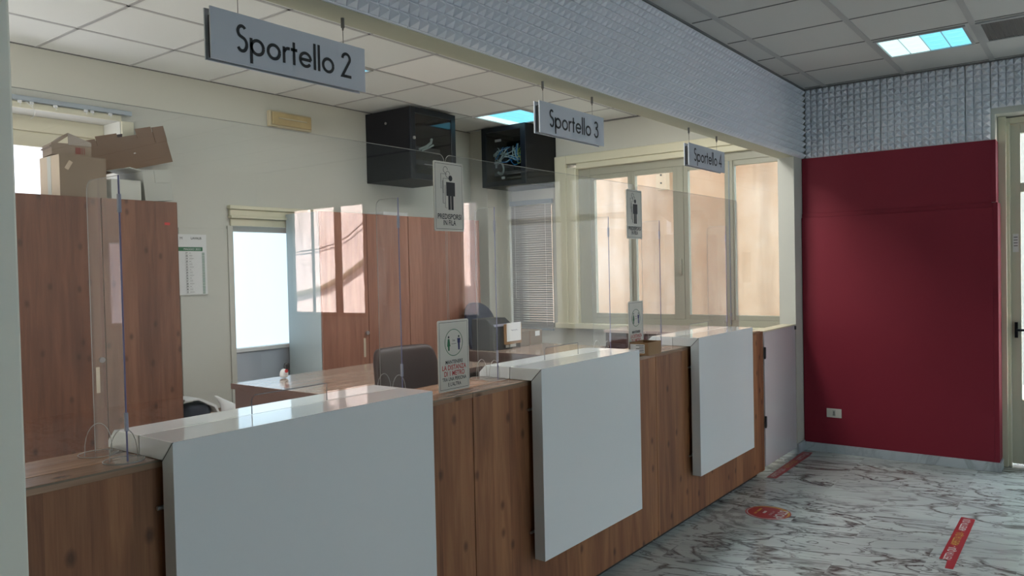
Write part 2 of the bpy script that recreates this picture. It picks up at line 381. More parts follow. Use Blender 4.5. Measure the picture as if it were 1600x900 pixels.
# ================================================================ SETTING
XE = 6.90; YB = 5.43; YC = 2.06; ZC = 3.10; ZF = .17
struct('floor', MB().box(-3, 7.3, -5.6, 2.4, -.1, 0), M['marble'])
struct('floor', MB().box(-3, 6.9, 2.42, YB, -.1, ZF), plain('office_floor_vinyl', (.58, .57, .54), .5))
struct('ceiling', MB().box(-3, 7.3, -5.6, 2.06, ZC, ZC+.12), M['ceil'])
struct('ceiling', MB().box(-3, 7.3, 2.06, YB+.2, ZC, ZC+.12), M['ceil_office'])
# ceiling grid: wide runners along the counter, dark narrow joints across
def lines(a0, st, lo, hi):
    v = a0
    while v-st > lo: v -= st
    out = []
    while v < hi:
        if v > lo+.02: out.append(v)
        v += st
    return out
g1 = MB(); g2 = MB(); g3 = MB()
HX = [4.555+.5765*0]+[]
hx = [6.83-.5725*i for i in range(0, 17)]
hy = [1.85-.605*i for i in range(0, 12)]
for y in hy: g1.box(-3, XE, y-.018, y+.018, ZC-.004, ZC+.01)
for x in hx:
    if x > -3 and x < XE-.03: g2.box(x-.006, x+.006, -5.55, 2.0, ZC-.0025, ZC+.01)
ox = [2.18-.604*3+.6035*i for i in range(0, 11)]; oy = [4.85-.605*i for i in range(0, 5)]
for y in oy: g3.box(-3, XE, y-.011, y+.011, ZC-.003, ZC+.01)
for x in ox: g3.box(x-.011, x+.011, 2.2, YB, ZC-.003, ZC+.01)
struct('trim_1', g1, M['tbar']); struct('trim_2', g2, M['tbar_dark']); struct('trim_3', g3, M['tbar'])
struct('trim_4', MB().box(-3, XE, 2.015, 2.035, ZC-.012, ZC), M['tbar_dark'])
struct('trim_5', MB().box(XE-.035, XE-.02, -5.5, 2.02, ZC-.012, ZC), M['tbar_dark'])
t6 = MB().box(-3, 6.9, YB-.010, YB, ZC-.006, ZC); t6.box(XE-.022, XE, 2.2, YB-.03, ZC-.012, ZC); struct('trim_6', t6, M['tbar_dark'])

# beam over the counter
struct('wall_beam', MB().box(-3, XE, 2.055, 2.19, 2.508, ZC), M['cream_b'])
# pilaster at near left, cream
struct('wall_pilaster', MB().box(.28, .757, 2.02, 2.20, 0, 2.508), M['cream_p'], bevel=.006)
struct('wall_pilaster_far', MB().box(6.675, XE, 2.055, 2.19, 0, 2.508), M['cream'])
# back wall, windows: left (in reveal), middle
holes = [(1.55, 2.70, 1.0, 2.70), (3.56, 4.50, .40, 2.02)]
holes.append((-.98, -.53, 1.28, 1.86))
struct('wall_back', wall_cells(MB(), 'y', YB, YB+.32, -3.2, XE+.3, 0, ZC, holes), M['cream'])
# end wall
holes = [(2.19, 4.46, .99, 2.70), (4.66, 5.17, .98, 2.36)]
struct('wall_end', wall_cells(MB(), 'x', XE, XE+.25, 2.05, YB, 0, ZC, holes), M['cream'])
holes = [(-1.25, .63, 0, 2.70)]
struct('wall_right', wall_cells(MB(), 'x', XE+.004, XE+.4, -1.38, 2.05, 0, ZC, holes), M['cream'])
holes = [(-4.84, -3.28, 1.04, 2.56), (-1.68, -1.40, 1.08, 2.42)]
struct('wall_right', wall_cells(MB(), 'x', XE+.004, XE+.09, -5.6, -1.38, 0, ZC, holes), M['cream'])
struct('wall_front', wall_cells(MB(), 'y', -5.6, -5.9, -3, XE+.4, 0, ZC, [(.8, 3.4, .9, 2.5)]), M['cream'])
struct('wall_left', wall_cells(MB(), 'x', -3.2, -3, -5.9, YB+.3, 0, ZC, [(2.5, 5.2, .6, 2.85)]), M['cream'])
struct('wall_counter_left', MB().box(-3, .28, 2.06, 2.2, 0, 2.508), M['cream'])
struct('wall_light_block', MB().box(.12, .28, 2.2, 3.4, 0, ZC), M['cream'])  # unseen wall added to keep left-hand light off the white panel ends
struct('wall_column', MB().box(6.47, XE, 5.20, YB, 0, ZC), M['cream'])
# thin joint lines of the back wall boarding
struct('trim_7', MB().box(3.10, 3.53, YB-.012, YB, .3, 1.975).box(3.50, 3.545, YB-.022, YB, .3, 2.0), M['cream'], bevel=.003)

# foam panels
def foam_mesh(w, h, n, m, d=.030):
    mb = MB(); a = w/n; b = h/m; g = .0033
    mb.box(0, w, 0, .008, 0, h)
    for i in range(n):
        for j in range(m):
            x0 = i*a+g; x1 = i*a+a-g; z0 = j*b+g; z1 = j*b+b-g; k = -.009
            vs = [(x0, 0, z0), (x1, 0, z0), (x1, 0, z1), (x0, 0, z1), (x0, k, z0), (x1, k, z0), (x1, k, z1), (x0, k, z1), ((x0+x1)/2, k-d, (z0+z1)/2)]
            mb.add(vs, [(0, 1, 5, 4), (1, 2, 6, 5), (2, 3, 7, 6), (3, 0, 4, 7), (4, 5, 8), (5, 6, 8), (6, 7, 8), (7, 4, 8)])
    me = bpy.data.meshes.new('acoustic_foam_panel'); me.from_pydata(mb.v, [], mb.f); me.materials.append(M['foam']); return me
fm = foam_mesh(.596, .588, 12, 12)
ords = ['first', 'second', 'third', 'fourth', 'fifth', 'sixth', 'seventh', 'eighth', 'ninth', 'tenth']
for k in range(10):
    x1 = XE-.004-.6*k
    o = bpy.data.objects.new('acoustic_foam_panel', fm); COL.objects.link(o); o.location = (x1-.598, 2.046, 2.510)
    tag(o, 'white pyramid foam panel on the beam over the counters, %s from the far corner' % ords[k], 'acoustic panel', 'foam panels on the beam')
for k, (ya, yb, z0, z1) in enumerate(((2.02, 1.42, 2.51, 3.098), (1.42, .82, 2.51, 3.098), (.82, .655, 2.51, 3.098), (.655, .06, 2.745, 3.098), (.06, -.54, 2.745, 3.098), (-.54, -1.14, 2.745, 3.098))):
    w = ya-yb-.003; h = z1-z0
    me = fm if (abs(w-.597) < .002 and h > .5) else foam_mesh(w, h, max(1, round(w/.05)), max(1, round(h/.05)))
    o = bpy.data.objects.new('acoustic_foam_panel', me); COL.objects.link(o); o.location = (XE-.008, ya-.001, z0); o.rotation_euler = (0, 0, -PI/2)
    tag(o, ('white pyramid foam panel above the red wall, in the corner by the beam', 'white pyramid foam panel above the middle of the red wall', 'narrow white pyramid foam strip above the red wall beside the door',
            'low white pyramid foam panel right above the door frame', 'low white foam panel over the door, second from the red wall', 'low white foam panel over the door, third from the red wall')[k], 'acoustic panel', 'foam panels on the end wall')

# red boarding of the end wall
rb_ = MB().box(XE-.018, XE, .655, 2.05, 1.98, 2.508)
rb_.box(XE-.018, XE+.16, .625, .655, 2.04, 2.508)
struct('wall_red_upper', rb_, M['red'], bevel=.002)
rb2 = MB().box(XE-.045, XE, .645, 2.05, .07, 2.0); rb2.box(XE-.045, XE+.20, .612, .645, .07, 2.035); rb2.box(XE-.030, XE, .645, 2.05, 2.0, 2.035)
struct('wall_red_lower', rb2, M['red'], bevel=.003)
bb = MB().box(XE-.06, XE, .612, 2.04, 0, .072); bb.box(XE-.06, XE+.12, .60, .6145, 0, .072)
struct('baseboard_end', bb, M['marble_bb'], bevel=.002)
struct('baseboard_pilaster', MB().box(6.655, XE-.06, 2.038, 2.0545, 0, .085).box(6.655, 6.672, 2.0545, 2.2, 0, .085), M['marble_bb'], bevel=.002)

# ---- door at right
def frame_rect(mb, x0, x1, ya, yb, z0, z1, w, top=None, bot=None):
    top = w if top is None else top; bot = w if bot is None else bot
    mb.box(x0, x1, ya, ya+w, z0, z1); mb.box(x0, x1, yb-w, yb, z0, z1)
    mb.box(x0, x1, ya+w, yb-w, z1-top, z1)
    if bot: mb.box(x0, x1, ya+w, yb-w, z0, z0+bot)
    return mb
df = frame_rect(MB(), 7.10, 7.22, -1.25, .60, 0, 2.69, .045, bot=0)
df.box(7.06, 7.10, .575, .628, 0, 2.70)
dfo = struct('door_1', df, M['cream_trim'], bevel=.004)
def leaf(ya, yb):
    l = frame_rect(MB(), 7.13, 7.18, ya, yb, .02, 2.64, .065, top=.07, bot=.5); l.box(7.13, 7.18, ya+.065, yb-.065, 2.12, 2.19); return l
l1 = leaf(-.33, .552).build('door_leaf', M['doorf'], dfo, bevel=.003)
MB().box(7.15, 7.156, -.265, .487, .52, 2.12).box(7.15, 7.156, -.265, .487, 2.19, 2.57).build('glass_pane', M['glass'], l1)
MB().box(7.10, 7.13, .51, .53, 1.0, 1.12).cyl((7.09, .52, 1.06), (0, -1, 0), .009, .11).build('door_handle', M['black'], l1)
l2 = leaf(-1.205, -.335).build('door_leaf', M['doorf'], dfo, bevel=.003)
MB().box(7.15, 7.156, -1.14, -.40, .52, 2.12).box(7.15, 7.156, -1.14, -.40, 2.19, 2.57).build('glass_pane', M['glass'], l2)
nt_ = MB().box(7.127, 7.1295, .502, .540, 1.66, 1.80).build('door_notice', M['paper']); tag(nt_, 'small white notice taped to the door stile at the right edge', 'notice')
nn = MB()
for k in range(4): nn.box(7.1262, 7.1268, .508, .534, 1.772-k*.022, 1.777-k*.022)
nn.build('print', M['ink'], nt_)

# ---- window 3: four panes in the end wall, sage frame
wf = MB()
wx0, wx1 = 6.92, 6.99
wf.box(wx0, wx1, 4.20, 4.34, .99, 2.70)
wf.box(wx0, wx1, 2.19, 4.20, 2.565, 2.64).box(wx0, wx1, 2.19, 4.20, 1.04, 1.10)
for a in (3.20,): wf.box(wx0-.004, wx1, a-.032, a+.032, 1.10, 2.565)
wf.box(wx0-.01, wx1, 2.68, 2.74, 1.10, 2.565)
win = struct('window_1', wf, M['frame'], bevel=.003)
for (ya, yb) in ((3.72, 4.20), (3.232, 3.73), (2.715, 3.168), (2.19, 2.715)):
    s = frame_rect(MB(), 6.925, 6.975, ya, yb, 1.10, 2.565, .046).build('window_sash', M['frame'], win, bevel=.003)
    MB().box(6.948, 6.954, ya+.046, yb-.046, 1.146, 2.519).build('glass_pane', M['glass'], s)
MB().box(6.895, 6.925, 3.19, 3.21, 1.52, 1.68).box(6.885, 6.9, 3.185, 3.215, 1.54, 1.66).build('window_handle', M['frame'], win, bevel=.003)
MB().cyl((6.905, 2.712, 1.06), (0, 0, 1), .006, 1.5, 8).cyl((6.905, 2.712, 1.14), (0, 0, 1), .012, .03, 8).build('blind_cord', M['galv'], win)
# stepped cream surround
su = MB()
su.box(6.86, XE, 4.46, 4.60, .99, 2.79).box(6.86, XE, 2.19, 4.46, 2.70, 2.79)
su.box(6.865, 7.0, 4.34, 4.46, .99, 2.66).box(6.875, 6.93, 2.19, 4.34, 2.64, 2.70)
struct('trim_8', su, M['cream_trim'], bevel=.008)
struct('trim_9', MB().box(6.82, 7.0, 2.2, 4.60, .985, 1.04), M['cream_trim'], bevel=.006)
# ---- narrow window with venetian blind under the second rack
w2 = struct('window_2', frame_rect(MB(), 6.96, 7.02, 4.66, 5.17, .98, 2.36, .05), M['frame'], bevel=.003)
MB().box(6.985, 6.99, 4.71, 5.12, 1.03, 2.31).build('glass_pane', M['glass'], w2)
bl = empty('venetian_blind', (6.86, 4.92, .95), 'grey venetian blind closed over the narrow window under the end-wall server rack', 'blind')
MB().box(6.84, 6.885, 4.64, 5.19, 2.31, 2.36).build('head_rail', M['galv'], bl, bevel=.003)
sl = MB()
for k in range(54):
    z = .99+k*.0245; Mx = Matrix.Translation((6.862, 4.915, z)) @ Matrix.Rotation(math.radians(58), 4, 'Y')
    sl.box(-.013, .013, -.265, .265, -.0006, .0006, Mx)
sl.build('slats', M['blind'], bl)
MB().box(6.85, 6.875, 4.65, 5.18, .955, .975).build('bottom_rail', M['galv'], bl)
MB().tube([(6.845, 5.12, 2.31), (6.843, 5.125, 1.3)], .0015, 5).tube([(6.845, 4.72, 2.31), (6.843, 4.72, 1.0)], .0015, 5).build('cord', M['paper'], bl)

# ---- hall window in the end wall (seen mirrored in the screens)
wh = frame_rect(MB(), 6.91, 6.96, -4.84, -3.28, 1.04, 2.56, .05)
for y, w in ((-4.37, .026), (-3.845, .070)): wh.box(6.925, 6.94, y-w, y+w, 1.09, 2.51)
w4 = struct('window_3', wh, M['frame'], bevel=.003)
for (ya, yb) in ((-4.79, -4.396), (-4.344, -3.915), (-3.775, -3.33)): MB().box(6.93, 6.935, ya, yb, 1.09, 2.51).build('glass_pane', M['glass'], w4)
# ---- unseen front hall window behind the camera, added to let daylight in
wh = MB().box(.8, 3.4, -5.80, -5.72, 2.44, 2.50).box(.8, 3.4, -5.80, -5.72, .9, .96)
for x in (.83, 2.1, 3.37): wh.box(x-.03, x+.03, -5.80, -5.72, .96, 2.44)
w5 = struct('window_4', wh, M['frame'])
MB().box(.86, 3.34, -5.765, -5.76, .96, 2.44).build('glass_pane', M['glass'], w5)
wh = frame_rect(MB(), -3.12, -3.05, 2.5, 5.2, .6, 2.85, .06).box(-3.12, -3.05, 3.82, 3.88, .66, 2.79)
w8 = struct('fill_window', wh, M['frame']); MB().box(-3.09, -3.085, 2.56, 5.14, .66, 2.79).build('frosted_pane', M['fill_glow'], w8)  # unseen glowing window added to fill the office with light
w9 = struct('window_8', MB().box(-.98, -.95, 5.5, 5.56, 1.28, 1.86).box(-.56, -.53, 5.5, 5.56, 1.28, 1.86), M['frame']); MB().box(-.95, -.56, 5.52, 5.525, 1.28, 1.86).build('glass_pane', M['glass'], w9)
wh = frame_rect(MB(), 6.92, 6.96, -1.68, -1.40, 1.08, 2.42, .015)
w10 = struct('window_9', wh, M['frame']); MB().box(6.93, 6.935, -1.665, -1.415, 1.095, 2.405).build('glass_pane', M['glass'], w10)
# ---- back-left window in a deep reveal with frosted pane
lw = MB().box(1.55, 2.70, 5.66, 5.72, 2.60, 2.70).box(1.55, 2.70, 5.68, 5.74, 2.50, 2.60).box(2.63, 2.70, 5.66, 5.72, 1.0, 2.60).box(1.55, 2.70, 5.66, 5.72, 1.0, 1.08)
w6 = struct('window_5', lw, M['cream_trim'], bevel=.004)
MB().box(1.55, 2.63, 5.70, 5.71, 1.08, 2.50).build('frosted_pane', M['frost2'], w6)
MB().box(2.705, 2.79, YB-.018, YB, 1.0, 2.70).box(1.55, 2.705, YB-.018, YB, 2.695, 2.735).build('window_surround', M['cream_trim'], w6, bevel=.004)
cr = empty('curtain_rail', (2.1, 5.40, 2.74), 'grey metal curtain rail with hooks over the left back window', 'curtain rail')
MB().box(1.5, 2.765, 5.385, 5.41, 2.738, 2.768).build('rail', M['galv'], cr, bevel=.002)
for x in (1.9, 2.06, 2.13, 2.27, 2.46, 2.50, 2.62): MB().box(x-.01, x+.01, 5.39, 5.405, 2.722, 2.738).tube([(x, 5.397, 2.722), (x+.006, 5.395, 2.712), (x, 5.392, 2.706)], .002, 5).build('hook', M['paper'], cr)
MB().tube([(2.09+.05*math.sin(a/3), 5.38, 2.73-a*.013) for a in range(9)], .002, 5).build('loose_cord', M['paper'], cr)
# ---- middle back window with shutter box
mw = MB().box(3.56, 4.50, 5.50, 5.56, 1.96, 2.02).box(3.56, 3.585, 5.50, 5.56, 1.03, 1.96).box(4.47, 4.50, 5.50, 5.56, 1.03, 1.96).box(3.56, 4.50, 5.44, 5.56, 1.0, 1.03)
w7 = struct('window_6', mw, M['paper'], bevel=.003)
MB().box(3.585, 4.47, 5.52, 5.53, 1.03, 1.96).build('frosted_pane', M['frost'], w7)
MB().box(3.56, 4.50, 5.46, 5.50, .4, 1.0).build('lower_panel', plain('pale_blue_grey_panel', (.46, .50, .56), .3), w7)
sb = MB().box(3.51, 4.56, YB-.05, YB, 2.13, 2.16).box(3.52, 4.55, YB-.03, YB, 2.08, 2.13).box(3.515, 4.555, YB-.055, YB, 2.06, 2.08).box(3.53, 4.54, YB-.02, YB, 2.0, 2.06)
struct('trim_10', sb, M['cream_trim'], bevel=.005)

# ================================================================ OUTSIDE
fc = MB().box(10, 10.4, 1.6, 14, -1, 12)
fo = fc.build('neighbouring_facade', M['stucco']); tag(fo, 'pink stuccoed wall of the building outside the wide window', 'building')
fo = MB().box(10, 10.4, -16, -3.9, -1, 4.5).build('neighbouring_facade', M['stucco2']); tag(fo, 'sunlit pink wall outside, mirrored in the clear screens', 'building')
br = MB().box(9.88, 10.0, 4.78, 4.93, 2.68, 2.95).build('concrete_bracket', M['card_l']); tag(br, 'small cream bracket with two bolts on the wall outside the window', 'bracket')
for z in (2.77, 2.88): MB().cyl((9.88, 4.85, z), (-1, 0, 0), .012, .01).build('bolt_head', M['darkgrey'], br)
fo = MB().box(12, 12.4, -5, 3, -1, 3.45).build('opposite_house', plain('pale_house_wall', (.42, .43, .42), .9, noise=.2, nscale=1)); tag(fo, 'pale shaded house across the street outside the glazed door', 'building')
fo = MB().box(-4, 7, 9, 9.4, -1, 6).build('rear_house', M['stucco2']); tag(fo, 'pink house wall behind the office, beyond the back windows', 'building')
oc_ = MB().tube([(9.93, -16.481, 1.907), (9.93, -8.884, 2.056), (9.93, -8.292, 2.091), (9.93, -7.953, 2.115), (9.93, -7.529, 2.187), (9.93, -7.099, 2.317), (9.93, -6.697, 2.538), (9.93, -6.430, 2.700), (9.98, -5.9, 3.0)], .012, 6).build('overhead_cable', M['darkgrey']); tag(oc_, 'thin sagging cable outside, mirrored across the pink panes in the screen', 'cable')
oc_ = MB().tube([(9.9, -16, .9), (9.9, -8.926, 1.168), (9.9, -8.633, 1.22), (9.9, -7.891, 1.334), (9.9, -7.316, 1.516), (9.9, -6.964, 1.669), (9.9, -6.621, 1.842), (9.9, -6.339, 1.988), (9.93, -5.7, 2.3)], .055, 8).build('brown_curve', M['card_d']); tag(oc_, 'thick brown curve running along the sunlit pink wall, seen mirrored', 'curve')  # thick brown curve drawn in front of the pink wall
gr = MB().box(7.4, 12, -14, 14, -.2, -.02).build('outside_paving', plain('pale_paving', (.55, .52, .48), .8, noise=.1)); gr['kind'] = 'structure'
struct('wall_sun_block', MB().box(-3.2, 7.2, -4.3, 8.6, 3.3, 12), M['stucco'])  # unseen mass added to keep sun off the wall outside the wide window

# ================================================================ CEILING FITTINGS
def ceiling_lamp(x0, x1, y0, y1, label, cols, grp):
    c = ((x0+x1)/2, (y0+y1)/2, ZC-.012)
    e = empty('ceiling_light', c, label, 'ceiling light', grp)
    fr = MB()
    t = .018
    fr.box(x0, x1, y0, y0+t, ZC-.012, ZC-.001).box(x0, x1, y1-t, y1, ZC-.012, ZC-.001).box(x0, x0+t, y0+t, y1-t, ZC-.012, ZC-.001).box(x1-t, x1, y0+t, y1-t, ZC-.012, ZC-.001)
    fr.build('frame', M['tbar'], e)
    n = 4; w = (y1-y0-2*t)/n
    for i in range(n):
        a = y1-t-i*w
        pr_ = MB()
        for j in range(4):
            xa = x0+t+j*(x1-x0-2*t)/4; xb = xa+(x1-x0-2*t)/4
            pr_.add([(xa, a-w+.004, ZC-.004), (xb, a-w+.004, ZC-.004), (xb, a-.004, ZC-.004), (xa, a-.004, ZC-.004), ((xa+xb)/2, a-w/2, ZC-.010)], [(0, 1, 4), (1, 2, 4), (2, 3, 4), (3, 0, 4)])
        pr_.build('diffuser', M[cols[i]], e)
    return e
M['lampA'] = emit('lamp_white_cyan', (.62, .95, .98), .62); M['lampB'] = emit('lamp_cyan', (.22, .72, .95), .55)
ceiling_lamp(5.725, 6.245, .68, 1.225, 'lit square ceiling light with pale cyan cells over the hall floor', ('lampA', 'lampA', 'lampB', 'lampB'), 'square ceiling lights')
ceiling_lamp(5.815, 6.405, 4.26, 4.84, 'lit cyan ceiling light over the server racks in the office', ('lampA', 'lampB', 'lampB', 'lampB'), 'square ceiling lights')
ceiling_lamp(3.41, 3.99, 4.255, 4.84, 'lit office ceiling light mostly hidden behind the Sportello 2 sign', ('lampA', 'lampA', 'lampB', 'lampB'), 'square ceiling lights')
M['lamp_fill'] = emit('fill_lamp_glow', (.97, .98, .96), 13.5)  # for unseen lamps added behind the beam to brighten the office
for k, x in enumerate((ox[3], ox[6], ox[8])):
    ceiling_lamp(x+.012, x+.59, 2.44, 3.02, 'unseen white fill light added above the office side of the %s white counter panel' % ('nearest', 'middle', 'farthest')[k], ('lamp_fill',)*4, 'unseen fill lights added behind the beam')
tl = MB().box(4.0, 4.575, 3.665, 4.225, ZC-.0035, ZC-.0005).build('ceiling_tile', M['ceil_light']); tag(tl, 'paler speckled ceiling tile in the office ceiling right of the Sportello 2 sign', 'ceiling tile')
v = empty('ceiling_vent', (5.98, .32, ZC-.01), 'brown square air grille in the hall ceiling beside the lit lamp', 'vent')
fr = MB(); fr.box(5.72, 6.245, .60, .625, ZC-.012, ZC-.001).box(5.72, 6.245, .03, .055, ZC-.012, ZC-.001).box(5.72, 5.745, .055, .60, ZC-.012, ZC-.001).box(6.22, 6.245, .055, .60, ZC-.012, ZC-.001)
fr.build('frame', M['tbar'], v)
gb = MB().box(5.745, 6.22, .055, .60, ZC-.004, ZC-.001)
for k in range(22): gb.box(5.745, 6.22, .06+k*.0245, .064+k*.0245, ZC-.009, ZC-.004)
gb.build('grille', M['vent'], v)

# ================================================================ COUNTERS
ZW = 1.105
def counter(x0, x1, label, endpanel=False):
    e = empty('counter_unit', ((x0+x1)/2, 2.2, 0), label, 'counter', 'wooden counter units')
    MB().box(x0+.0015, x1-.0015, YC, YC+.022, .035, ZW-.022).build('front_panel', M['wood'], e, bevel=.001)
    MB().box(x0, x1, YC-.002, 2.155, ZW-.022, ZW).box(x0, x1, 2.160, 2.345, ZW-.022, ZW).build('countertop', M['wood_top'], e, bevel=.0015)
    MB().box(x0, x1, YC-.0028, YC-.002, ZW-.006, ZW-.001).build('edge_band', M['edge'], e)
    MB().box(x0+.01, x1-.01, YC+.035, 2.3, 0, .035).build('plinth', M['plinth'], e)
    MB().box(x0+.0015, x0+.02, YC+.022, 2.33, .035, ZW-.022).build('side_panel', M['wood'], e)
    MB().box(x1-.02, x1-.0015, YC+.022, 2.33, .035, ZW-.022).build('side_panel', M['wood'], e)
    MB().box(x0+.02, x1-.02, 2.30, 2.32, .035, ZW-.022).build('back_panel', M['wardwood'], e)
    return e
counter(.76, 2.435, 'walnut counter unit at the near left end, behind the nearest white panel')
counter(2.4365, 4.085, 'walnut counter unit behind the middle white panel')
counter(4.0865, 5.815, 'walnut counter unit at the far end beside the white gate')
def shield(x0, x1, zb, label):
    e = empty('counter_shield', ((x0+x1)/2, 1.98, zb), label, 'counter panel', 'white waterfall panels on the counter')
    yf, t, zt = 1.98, .056, ZW+.056
    # front leaf, mitred at its top edge
    MB().prism([(yf, zb), (yf+t, zb), (yf+t, ZW+.0008), (yf+.0015, zt-.0015), (yf, zt-.0015)], 'x', x0, x1).build('front_leaf', M['white_front'], e, bevel=.0012)
    MB().prism([(yf+t, ZW+.001), (2.156, ZW+.001), (2.156, zt), (yf+.0015, zt)], 'x', x0, x1).build('top_leaf', M['white'], e, bevel=.0012)
    MB().prism([(2.159, ZW+.001), (2.338, ZW+.001), (2.338, ZW+.022), (2.300, zt), (2.159, zt)], 'x', x0, x1).build('rear_leaf', M['white'], e, bevel=.0012)
    MB().prism([(yf+.001, zt-.0005), (yf+t+.0005, ZW-.001), (yf+t-.0022, ZW-.001), (yf-.0016, zt-.0005)], 'x', x0-.0005, x0+.002).build('mitre_joint', M['seam'], e)
    for z in (ZW-.13, zb+.12):
        for x in (x0+.06, x1-.06): MB().cyl((x, yf+t, z), (0, 1, 0), .010, YC-yf-t, 12).build('standoff', M['steel'], e)
        MB().cyl((x0-.012, yf+t+.012, z), (1, 0, 0), .006, .05, 10).build('fixing_rod', M['steel'], e)
    return e
shield(1.097, 2.113, .30, 'large glossy white panel folded over the counter, nearest the camera')
shield(2.817, 3.738, .30, 'glossy white panel folded over the counter, the middle one of three')
shield(4.515, 5.445, .30, 'glossy white panel folded over the counter, the farthest of three')
# gate
g = empty('counter_gate', (6.24, 2.09, 0), 'white swing gate between the wooden counter end and the far pilaster', 'gate')
MB().box(5.90, 6.655, 2.055, 2.085, .055, 1.088).build('gate_leaf', M['gate'], g, bevel=.002)
MB().box(5.90, 6.655, 2.053, 2.16, 1.088, 1.098).build('gate_top', M['cream_trim'], g, bevel=.001)
MB().box(6.635, 6.658, 2.046, 2.055, 1.055, 1.085).build('latch', M['darkgrey'], g)
for z in (.40, .93): MB().cyl((5.888, 2.049, z-.045), (0, 0, 1), .008, .09, 10).box(5.885, 5.915, 2.047, 2.053, z-.04, z+.04).build('hinge', M['darkgrey'], g)
MB().box(5.82, 5.886, 2.062, 2.30, .03, 1.095).build('gate_post', M['wood'], g)

# ================================================================ ACRYLIC SCREENS
YS = 2.1572
def big_screen(x0, x1, slab, slot, label):
    e = empty('protective_screen', ((x0+x1)/2, YS, ZW), label, 'screen', 'tall clear acrylic screens along the counter')
    zt = 2.085; zb = ZW+.0576
    t = .0026
    def pb(a, b, c, d, mb): mb.box(a, b, YS-t/2, YS+t/2, c, d)
    mb = MB()
    # sheet outline with rounded top corners, cut out over the slot
    s0, s1 = slot; r = .03; zs = 1.222
    top = [(x1-r+r*math.cos(a), zt-r+r*math.sin(a)) for a in [PI/2*k/6 for k in range(7)]]+[(x0+r+r*math.cos(a), zt-r+r*math.sin(a)) for a in [PI/2+PI/2*k/6 for k in range(7)]]
    poly = [(x0, ZW+.004)]+([(slab[0]-.01, ZW+.004), (slab[0]-.01, zb)] )+[(s0, zb), (s0, zs-.012), (s0+.012, zs), (s1, zs), (s1, zb)]+[(slab[1]+.01, zb), (slab[1]+.01, ZW+.004)]+[(x1, ZW+.004)]+top
    poly = [p for i, p in enumerate(poly)]
    mb.prism(poly, 'y', YS-t/2, YS+t/2)
    sh = mb.build('sheet', M['acrylic'], e)
    # light catching polished edge along the outline
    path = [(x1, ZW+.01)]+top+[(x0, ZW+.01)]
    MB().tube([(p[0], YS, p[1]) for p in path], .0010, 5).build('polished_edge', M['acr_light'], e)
    MB().tube([(s0, YS, zb), (s0, YS, zs-.012), (s0+.012, YS, zs), (s1, YS, zs), (s1, YS, zb)], .0016, 5).build('slot_edge', M['slot_edge'], e)
big_screen(.765, 2.403, (1.097, 2.113), (1.463, 1.764), 'tall clear screen over the nearest white counter panel')
big_screen(2.411, 4.060, (2.817, 3.738), (3.10, 3.403), 'tall clear screen between the two pairs of hanging notices')
big_screen(4.070, 5.650, (4.515, 5.445), (4.77, 5.072), 'tall clear screen at the far end in front of the window')
def wing(x, y0, y1, zt, zb, label):
    e = empty('side_screen', (x, (y0+y1)/2, zb), label, 'screen', 'small clear side screens on the counter')
    t = .004; r = .03
    pts = [(y0, zb+.006), (y1, zb+.006)]+[(y1-r+r*math.cos(a), zt-r+r*math.sin(a)) for a in [PI/2*k/6 for k in range(7)]]+[(y0, zt)]
    MB().prism(pts, 'x', x-t/2, x+t/2).build('sheet', M['acrylic2'], e)
    MB().tube([(x, y0, zb+.004), (x, y0, zt)], .0024, 6).build('front_edge', M['acr_edge'], e)
    MB().tube([(x, y0, zt)]+[(x, p[0], p[1]) for p in pts[2:-1]][::-1]+[(x, y1, zb+.006)], .0011, 5).build('back_edge', M['acr_light'], e)
    for zz in (ZW+.72, ZW+.13): MB().box(x-.0035, x+.005, y0-.003, y0+.006, zz-.045, zz+.005).build('clip', M['clip'], e, bevel=.001)
    for yy in (y0+.02, y1-.02):
        MB().cyl((x, yy, zb+.0005), (0, 0, 1), .052, .004, 24).build('foot_base', M['acrylic2'], e)
        MB().tube([(x+.052*math.cos(a), yy+.052*math.sin(a), zb+.004) for a in [2*PI*k/24 for k in range(25)]], .0013, 5).build('foot_rim', M['acr_light'], e)
        rib = [(-.04, 0), (.04, 0)]+[(.04*math.cos(a)**.8 if a < PI/2 else 0, .085*math.sin(a)) for a in [PI/2*k/8 for k in range(9)]]
        arch = [(.038*math.cos(PI*k/12), .085*math.sin(PI*k/12)**.8) for k in range(13)]
        MB().tube([(x+a[0], yy, zb+.005+a[1]) for a in arch], .0012, 5).build('foot_rib', M['acr_light'], e)
wing(1.035, 2.100, 2.284, 1.88, ZW, 'clear side screen with round feet left of the nearest white panel')
wing(2.19, 2.215, 2.34, 1.90, ZW, 'clear side screen between the nearest white panel and the leather chair')
wing(2.765, 2.185, 2.30, 1.89, ZW, 'clear side screen with round feet left of the middle white panel')
wing(3.795, 2.190, 2.30, 1.89, ZW, 'clear side screen on the counter right of the middle white panel')
wing(4.455, 2.205, 2.33, 1.895, ZW, 'clear side screen on the counter behind the small open carton')
wing(5.50, 2.190, 2.335, 1.894, ZW, 'clear side screen farthest along the counter in front of the window')

